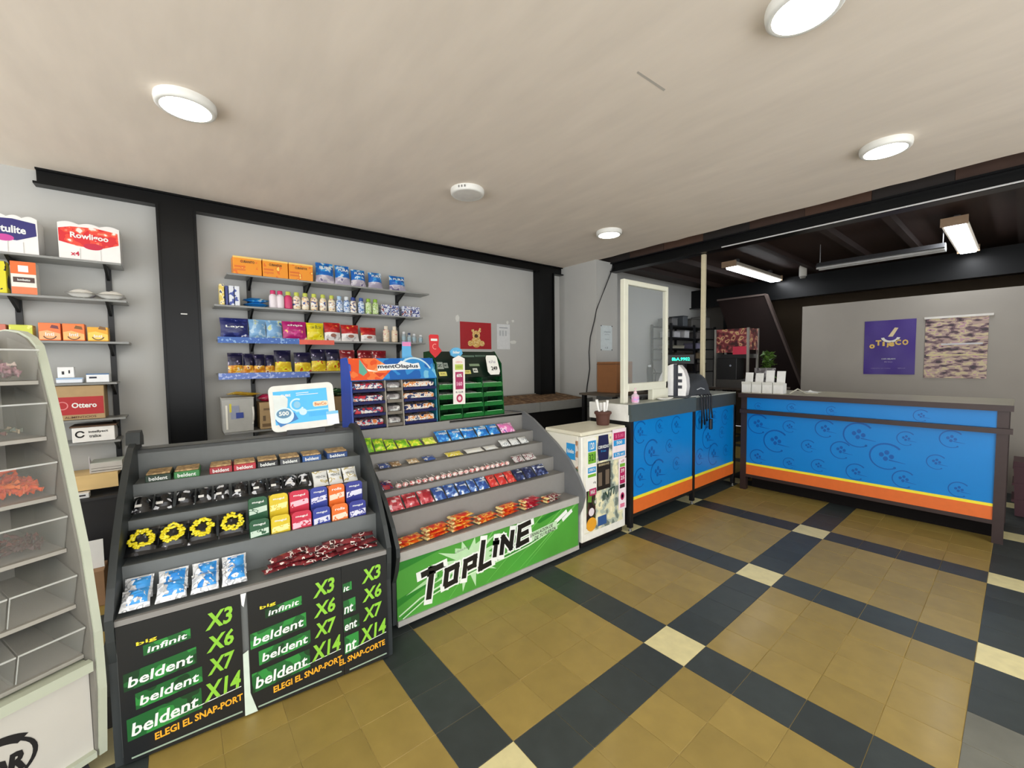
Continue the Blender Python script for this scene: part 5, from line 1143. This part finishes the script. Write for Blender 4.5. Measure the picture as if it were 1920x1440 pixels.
binheap(3, 1, 8, .014, [(70, 84, 60), (190, 170, 140), (110, 60, 56)], 'few green and brown sweets in the second clear bin from the top')
binheap(2, 1, 8, .014, [(190, 170, 140), (120, 100, 80)], 'few pale sweets in the second bin at the picture edge')
binheap(3, 2, 110, .070, [(232, 84, 14), (240, 110, 30), (206, 60, 10)], 'heap of orange wrapped sweets in the third clear bin')
binheap(2, 2, 90, .06, [(232, 90, 20), (240, 120, 40)], 'lower heap of orange sweets in the third bin at the picture edge')
binheap(3, 3, 40, .035, [(96, 46, 44), (130, 66, 60), (70, 36, 36)], 'low heap of dark red sweets in the fourth clear bin')
# ================================================================ COOLER TOP AND CASH COUNTER
t = thing('plant_pot', 'brown ribbed pot standing on the white cooler', 'pot', (-1.06, .80, .8425))
TER = mat((84, 50, 40), .7, var=.12, scale=30)
MB().lathe([(.046, 0), (.050, .01), (.052, .06), (.060, .085), (.064, .10), (.056, .104), (.050, .07), (.0001, .02)], TER, 16).build('body', t)
MB().lathe([(.060, .082), (.067, .088), (.067, .102), (.060, .106)], TER, 16).build('rim', t)
for i, (dx, dy, tx, ty, l) in enumerate(((-.008, -.016, -.008, -.040, .20), (.014, -.004, .012, -.010, .18), (.002, .018, .008, .026, .19), (-.018, .006, -.016, .006, .17))):
    o = MB().tube([(dx*.5, dy*.5, .062), (dx+tx*.6, dy+ty*.6, l*.62), (dx+tx, dy+ty, l)], [.007, .009, .011], PAPER, 8).build('paper_roll', None, (-1.06, .80, .8425))
    tag(o, 'rolled white paper sticking out of the brown pot, %s' % ('leaning far left', 'in the middle', 'leaning right', 'at the back')[i], 'paper roll', 'paper rolls in the pot')
ZK = 1.0005
t = thing('gel_bottle', 'small pump bottle with pink and lilac label beside the cashier screen', 'bottle', (-.955, 1.075, ZK))
MB().lathe([(.028, 0), (.030, .006), (.030, .062), (.014, .074), (.012, .080)], glass((236, 214, 226), .08, .75), 14).build('body', t)
MB().lathe([(.0305, .010), (.0305, .052)], prn([(0, (226, 160, 200)), (.5, (190, 160, 220)), (.6, (244, 230, 236))], 40, .4), 14).build('label', t)
MB().lathe([(.013, .080), (.013, .092), (.004, .094), (.004, .112), (.010, .113), (.010, .119), (.0001, .120)], rgb(236, 200, 210), 12).build('pump', t)
t = thing('keyboard', 'black keyboard tray behind the cashier screen', 'keyboard', (-1.12, 1.50, ZK), A90)
MB().box(-.17, .17, -.06, .06, 0, .022, mat((20, 20, 22), .5), b=.004).build('body', t)
for r in range(4): MB().box(-.155, .155, -.05+r*.026, -.03+r*.026, .022, .027, mat((40, 40, 44), .5), b=.002).build('key_row', t)
t = thing('dish', 'flat white dish on the front of the cash counter', 'dish', (-.945, 1.50, ZK))
MB().lathe([(.045, 0), (.075, .010), (.080, .016), (.076, .017), (.045, .006), (.0001, .005)], WHITE, 20, (0, 0, 0), .55, 1.4).build('bowl', t); MB().box(-.012, .012, -.02, .02, .006, .014, mat((150, 150, 146), .5)).build('clip', t)
# rounded white desk device with dark band
t = thing('desk_terminal', 'white rounded desk terminal with navy band and slots on the counter', 'terminal', (-.985, 1.76, ZK), math.radians(16))
DN = mat((24, 28, 44), .35)
def dome(x0, x1, hh, n=9):   # half arch outline in xz
    return [(x0, .02)]+[(x0+(x1-x0)*(1-math.cos(math.pi*.5*k/n)) if x0 < x1 else x0, .02+hh*math.sin(math.pi*.5*k/n)) for k in range(1, n+1)]+[(x1, .02)]
MB().box(-.16, .105, -.06, .08, 0, .02, mat((60, 64, 70), .5), b=.004).build('base', t)
MB().prism(dome(-.165, -.015, .285), -.055, .07, 'y', mat((240, 240, 240), .3), True).build('left_shell', t)
MB().box(-.015, .010, -.058, .072, .02, .303, DN).build('dark_band', t)
MB().box(.010, .024, -.05, .066, .02, .29, DN).build('slot_plate', t)
MB().prism([(.024, .02), (.088, .02), (.098, .10), (.092, .18), (.068, .25), (.030, .295), (.024, .295)], -.055, .07, 'y', mat((240, 240, 240), .3), True).build('right_shell', t)
for z in (.085, .14, .195): MB().box(.022, .058, -.058, -.054, z, z+.028, DN).build('slot', t)
# slumped dark grey bag
t = thing('cover_cloth', 'slumped dark grey cover lying on the counter beside the terminal', 'cover', (-1.035, 2.085, ZK), math.radians(80))
CLO = mat((52, 56, 62), .6, var=.15, scale=8, bump=.2)
b = MB(); n1, n2 = 20, 14; V = []; rr = random.Random(3)
for i in range(n1+1):
    for j in range(n2+1):
        u = i/n1*2-1; v = j/n2*2-1
        r2 = min(1, (abs(u)**2.6+abs(v)**2.6)); h = .215*(1-r2)**.42*(.70+.30*math.sin(1.2*u+.6))+.012*math.sin(7*u+3*v)*(1-r2)
        V.append((u*.215, v*.125, max(0, h)+(.0 if r2 < 1 else 0)))
F = [(i*(n2+1)+j, (i+1)*(n2+1)+j, (i+1)*(n2+1)+j+1, i*(n2+1)+j+1) for i in range(n1) for j in range(n2)]
b.add(V, F, CLO, True); b.build('cloth', t)
MB().tube([(-.05, -.118, .06), (.0, -.122, .075), (.06, -.116, .06)], .006, mat((176, 180, 186), .4), 6).build('piping', t)
cb = MB(); rr = random.Random(8)
for k in range(5):
    y0 = 2.00+k*.05; cb2 = MB().tube([(-.95, y0, 1.0085), (-.885, y0+.003, 1.009), (-.872, y0+rr.uniform(-.008, .008), .97), (-.872, y0+rr.uniform(-.01, .01), .86), (-.872, y0+rr.uniform(.0, .015), .70+.03*k), (-.872, y0+rr.uniform(.012, .02), .78)], .007, mat((18, 20, 30), .5), 6)
    tag(cb2.build('cable'), 'dark cable hanging over the front of the cash counter, %s from the left' % ORD[k], 'cable', 'cables hanging over the counter')
tag(MB().box(-.022, .022, -.012, .012, -.05, .05, mat((16, 17, 22), .4), b=.006).build('power_adapter', None, (-.852, 2.14, .73), A90), 'black power adapter hanging among the counter cables', 'adapter')
tag(MB().tube([(-.92, 1.76, 1.005), (-.905, 1.90, 1.006), (-.90, 2.00, 1.006), (-.893, 2.06, 1.007)], .004, mat((196, 200, 200), .5), 6).build('cable'), 'thin pale cable lying along the counter front edge', 'cable')
# bench behind the cash counter
t = thing('work_bench', 'plain bench behind the cash counter', 'bench', (-1.70, 2.76, 0))
MB().box(-.26, .26, -.30, .52, .98, 1.0, mat((96, 84, 70), .6)).build('top', t)
for x in (-.24, .20):
    for y in (-.28, .47): MB().box(x, x+.04, y, y+.04, 0, .98, BLK2).build('leg', t)
t = thing('work_bench', 'narrow bench between cashier screen and plaster pier', 'bench', (-1.68, 1.80, 0))
MB().box(-.34, .14, -.20, .56, .98, 1.0, mat((90, 80, 68), .6)).build('top', t)
for x in (-.32, .08):
    for y in (-.18, .50): MB().box(x, x+.04, y, y+.04, 0, .98, BLK2).build('leg', t)
t = thing('cardboard_box', 'brown carton seen through the cashier screen', 'box', (-1.78, 1.98, 1.001))
MB().box(-.16, .10, -.18, .10, 0, .33, mat((140, 92, 52), .7, var=.08), b=.003).build('body', t); MB().box(-.161, .101, -.181, .101, .30, .312, mat((110, 72, 42), .6)).build('tape', t)
MB().box(.1005, .1020, -.12, .04, .06, .16, mat((110, 70, 40), .7)).build('print', t)
t = thing('barcode_scanner', 'black handheld scanner upright on its stand behind the screen', 'scanner', (-1.60, 2.28, 1.001), .6)
MB().lathe([(.06, 0), (.06, .02), (.03, .05), (.022, .08)], mat((24, 24, 26), .4), 14).build('stand', t)
MB().tube([(0, 0, .07), (.0, .012, .16), (0, 0, .24), (0, -.03, .29)], [.024, .026, .032, .026], mat((22, 22, 24), .35), 10).build('handset', t)
MB().box(-.016, .016, -.062, -.052, .268, .292, mat((190, 194, 200), .2)).build('window', t)
MB().tube([(.02, .02, .07), (.06, .02, .10), (.07, .02, .19), (.05, .02, .25)], .006, mat((40, 40, 42), .5), 6).build('cord', t)
t = thing('price_display', 'small black customer display with glowing green figures', 'display', (-1.60, 2.95, 1.0008), math.radians(25))
MB().box(-.04, .04, -.03, .03, 0, .30, mat((20, 20, 22), .4)).build('stem', t)
MB().box(-.15, .15, -.04, .04, .29, .41, mat((16, 16, 18), .35), b=.006).build('housing', t)
MB().text('8bA.9902', 0, .352, .20, .040, -.042, emit((40, 226, 176), 2.0), bold=.02).build('figures', t)
# ================================================================ LONG COUNTER TOP
ZL = .9955
cw = .088
for i in range(4):
    hh = (.205, .200, .228, .222)[i]
    t = thing('napkin_box', 'white paper box on the long counter, %s of four from the left' % ORD[i], 'paper box', (-.815+i*.098, 2.83, ZL), math.radians(-3), 'white paper boxes on the counter')
    MB().prism([(0, 0), (.085, 0), (.085, .10), (.0, .112)], -cw/2, cw/2, 'x', mat((236, 236, 232), .6)).build('body', t)
    MB().prism([(.060, .10), (.064, .10), (.080, hh), (.076, hh)], -cw/2+.006, cw/2-.006, 'x', mat((240, 240, 236), .6)).build('raised_lid', t)
    MB().box(-cw/2, cw/2, -.005, -.0005, .085, .112, mat((222, 222, 214), .6)).build('front_lip', t)
b = MB(); rr = random.Random(4); V = []; 
for i in range(9):
    for j in range(6):
        V.append(((i/8-.5)*.16+rr.uniform(-.01, .01), (j/5-.5)*.10+rr.uniform(-.01, .01), .003+rr.random()*.028*(1-abs(i/4-1))*(1-abs(j/2.5-1)+.2)))
b.add(V, [(i*6+j, (i+1)*6+j, (i+1)*6+j+1, i*6+j+1) for i in range(8) for j in range(5)], PAPER)
tag(b.build('crumpled_paper', None, (-.36, 3.22, ZL)), 'crumpled white paper lying on the long counter', 'paper')
tag(MB().tube([(-.43, 2.86, ZL+.006), (-.38, 2.92, ZL+.05), (-.33, 2.98, ZL+.008), (-.25, 3.05, ZL+.006)], .006, mat((200, 196, 180), .5), 6).build('cable'), 'pale cable beside the white paper boxes', 'cable')
# ================================================================ BACK ROOM
t = thing('back_table', 'dark table behind the two counters', 'table', (-1.12, 3.66, 0))
MB().box(-.42, .34, -.20, .36, .97, .995, mat((70, 60, 52), .6)).build('top', t)
for x in (-.40, .22):
    for y in (-.18, .22): MB().box(x, x+.04, y, y+.04, 0, .97, BLK2).build('leg', t)
t = thing('food_warmer', 'countertop food warmer with red picture panels on steel posts', 'food warmer', (-1.20, 3.61, .9955))
ST = mat((170, 168, 162), .3, .8)
RP = prn([(0, (60, 22, 24)), (.40, (112, 40, 44)), (.50, (160, 80, 82)), (.57, (206, 170, 120)), (.64, (110, 24, 34))], 18, .35, 2.0)
for x in (-.24, .14):
    for y in (-.12, .16): MB().box(x-.012, x+.012, y-.012, y+.012, 0, .72, ST).build('post', t)
MB().box(-.226, .126, -.125, -.115, .43, .715, RP).build('picture_panel', t); MB().box(.136, .146, -.106, .146, .46, .715, RP).build('picture_panel', t)
MB().box(-.03, .126, -.1275, -.1255, .405, .50, mat((206, 50, 78), .35)).build('red_banner', t)
MB().box(-.25, .15, -.13, .17, 0, .10, mat((90, 88, 86), .4, .6)).build('base', t); MB().box(-.23, .13, -.10, .14, .36, .41, mat((24, 24, 26), .4)).build('heater', t)
MB().box(-.225, .01, -.115, .10, .10, .36, mat((18, 18, 20), .45), b=.004).build('black_cabinet', t); MB().disc(-.06, .27, .012, .012, -.1165, mat((150, 156, 170), .4), 12).build('badge', t)
lb = MB().bag(.22, .24, .14, [(1, prn([(0, (120, 118, 120)), (.5, (160, 156, 158)), (.62, (90, 88, 92))], 22, .3))], rs=5, wr=.5).build('plastic_bag', None, (-.90, 3.56, .9965), .1)
tag(lb, 'crinkled grey plastic bag below the food warmer', 'plastic bag')
t = thing('green_plant', 'small green leafy plant behind the white paper boxes', 'plant', (-.83, 3.78, 0)); t.location = (-1.0, 3.93, .9955)
MB().lathe([(.05, 0), (.065, .12), (.06, .125)], TER, 12).build('pot', t); rr = random.Random(2)
LFM = mat((90, 124, 50), .5, var=.2)
lf = MB().add([(0, 0, 0), (.028, .03, .006), (0, .085, -.01), (-.028, .03, .006)], [(0, 1, 2, 3)], LFM).mesh('leaf')
for k in range(90):
    o = put(lf, 'leaf', t, (rr.uniform(-.03, .03), rr.uniform(-.03, .03), rr.uniform(.13, .42))); o.rotation_euler = (rr.uniform(-.6, .9), rr.uniform(-.4, .4), rr.uniform(0, 6.28))
MB().tube([(0, 0, .1), (.01, 0, .25), (0, .01, .42)], .006, LFM, 6).build('stem', t)
# stair flight seen from the side
t = thing('stair_flight', 'dark sloping underside of a stair in the back room', 'stairs', (0, 5.02, 0))
MB().prism([(-2.13, 2.30), (-1.43, 2.30), (-.62, .05), (-1.32, .05)], 0, .05, 'y', mat((24, 12, 9), .7, var=.2, scale=4, spec=.2)).build('soffit', t)
MB().prism([(-1.445, 2.30), (-1.415, 2.30), (-.605, .05), (-.635, .05)], -.02, .06, 'y', mat((70, 56, 50), .6)).build('stringer', t)
MB().box(-2.13, -1.43, -.015, .055, 2.28, 2.305, mat((84, 72, 66), .6)).build('top_edge', t)
# black metal shelving against the left wall
t = thing('metal_shelving', 'black metal shelving with stored goods against the left wall', 'shelving', (-2.69, 4.72, 0), A90)
MS = mat((24, 25, 28), .45)
for x in (-.70, .0, .70):
    for y in (-.34, -.02): MB().box(x-.015, x+.015, y-.015, y+.015, 0, 1.90, MS).build('post', t)
for z in (.30, .75, 1.15, 1.36, 1.52, 1.69, 1.87): MB().box(-.70, .70, -.35, -.01, z-.015, z, MS).build('shelf', t)
items = [(-.52, 1.87, .16, .12, (96, 96, 96), 'grey tub'), (-.20, 1.87, .14, .17, (70, 74, 78), 'dark jar box'), (.15, 1.87, .30, .14, (80, 78, 74), 'dim grey carton'), (.52, 1.87, .18, .20, (110, 108, 104), 'pale carton'),
         (-.45, 1.69, .18, .10, (176, 176, 178), 'white bag-like bundle'), (-.15, 1.69, .14, .12, (186, 186, 186), 'white small box'), (.30, 1.69, .24, .11, (90, 86, 84), 'brownish box'),
         (-.40, 1.52, .34, .05, (150, 146, 130), 'flat beige tray'), (.30, 1.52, .22, .10, (130, 126, 150), 'lilac grey box'), (-.35, 1.36, .30, .10, (70, 62, 56), 'dark brown crate'), (.32, 1.36, .30, .10, (120, 104, 80), 'tan crate'), (-.3, 1.15, .3, .14, (50, 48, 50), 'black crate'), (.35, 1.15, .3, .14, (60, 54, 50), 'dark crate')]
for x, z, w, h, c, nm in items:
    p_ = thing('storage_box', '%s on the black metal shelving, %s' % (nm, {1.87: 'very top', 1.69: 'second shelf down', 1.52: 'third shelf down', 1.36: 'fourth shelf down', 1.15: 'fifth shelf down'}[z]), 'box', (-2.69+.30, 4.72+x, z+.0008), A90, 'goods on the metal shelving')
    MB().box(-w/2, w/2, 0, .24, 0, h-.012, mat(c, .6), b=.006).build('body', p_); MB().box(-w/2-.003, w/2+.003, -.003, .243, h-.012, h, mat(tuple(int(k*.85) for k in c), .6)).build('lid', p_)
t = thing('storage_crate', 'dark maroon plastic crate on the floor behind the long counter end', 'crate', (1.21, 3.78, 0))
MRN = mat((60, 18, 30), .45)
MB().prism([(-.22, .004), (.22, .004), (.24, .46), (-.24, .46)], -.15, .15, 'y', MRN).build('body', t)
for z in (.12, .26, .40): MB().box(-.242, .242, -.156, .156, z, z+.02, MRN).build('rib', t)
MB().box(-.08, .08, -.162, -.157, .30, .36, mat((150, 140, 140), .5)).build('label', t)
# ---- two posters on the partition wall
def wall_sheet(x0, x1, z0, z1, m, label, name='wall_poster'):
    t = thing(name, label, 'poster', ((x0+x1)/2, 4.499, z0)); w = x1-x0; h = z1-z0
    V = []; n = 8                                  # slightly wavy sheet
    for j in range(n+1):
        for i in range(n+1): V.append(((i/n-.5)*w, -.006-.005*math.sin(i*1.3)*math.sin(j*.9+1), j/n*h))
    MB().add(V, [(j*(n+1)+i, j*(n+1)+i+1, (j+1)*(n+1)+i+1, (j+1)*(n+1)+i) for j in range(n) for i in range(n)], m, True).build('sheet', t)
    return t, w, h
t, w, h = wall_sheet(-.183, .251, 1.150, 1.762, mat((62, 34, 132), .45, var=.18, scale=3), 'purple wall poster with golden curved lettering')
GOLD = mat((226, 186, 96), .45); y = -.0135
gl = [('o', -.145, -.02), ('T', -.09, .012), ('i', -.045, .002), ('j', -.012, -.012), ('e', .022, -.004), ('C', .075, .012), ('O', .135, .010)]
g = MB()
for c, x, dz in gl: g.text(c, x, .345+dz*1.2, .050 if c not in 'ij' else .022, .062 if c in 'TCO' else .052, y, GOLD, bold=.05)
g.build('lettering', t)
g = MB(); g.arc(.012, .425, .055, 190, 350, .022, y, rgb(232, 226, 214), 14, sx=1.25); g.build('bowl_print', t)
g = MB(); g.flat([(-.01, .425), (.03, .425), (.075, .52), (.045, .525)], y-.0003, rgb(226, 206, 160)); g.build('churro_print', t)
g = MB(); g.text('CAFE HELADO', 0, .175, .12, .014, y, PW); g.text('frio', 0, .142, .07, .010, y, rgb(190, 180, 210)); g.build('small_lettering', t)
g = MB(); g.text('seguinos en redes', -.065, .068, .17, .009, y, rgb(176, 166, 206)); g.text('@local', .11, .07, .06, .010, y, rgb(176, 166, 206)); g.build('foot_lettering', t)
t, w, h = wall_sheet(.322, .768, 1.118, 1.748, prn([(0, (56, 40, 50)), (.38, (110, 84, 92)), (.46, (176, 150, 140)), (.54, (206, 190, 150)), (.62, (190, 150, 160)), (.70, (70, 50, 62))], 15, .45, 7.0, stretch=(.8, 1, 1.9)), 'mauve and beige photo poster on the partition wall')
MB().box(-w/2-.01, w/2+.03, -.016, -.006, h-.004, h+.018, mat((226, 222, 214), .5)).build('top_strip', t)
g = MB(); g.rect(-.10, .19, .345, .362, -.0135, mat((206, 204, 206), .5)); g.build('pale_band', t); g = MB(); g.rect(-.21, .20, .235, .248, -.0135, mat((214, 200, 150), .5)); g.build('cream_band', t)
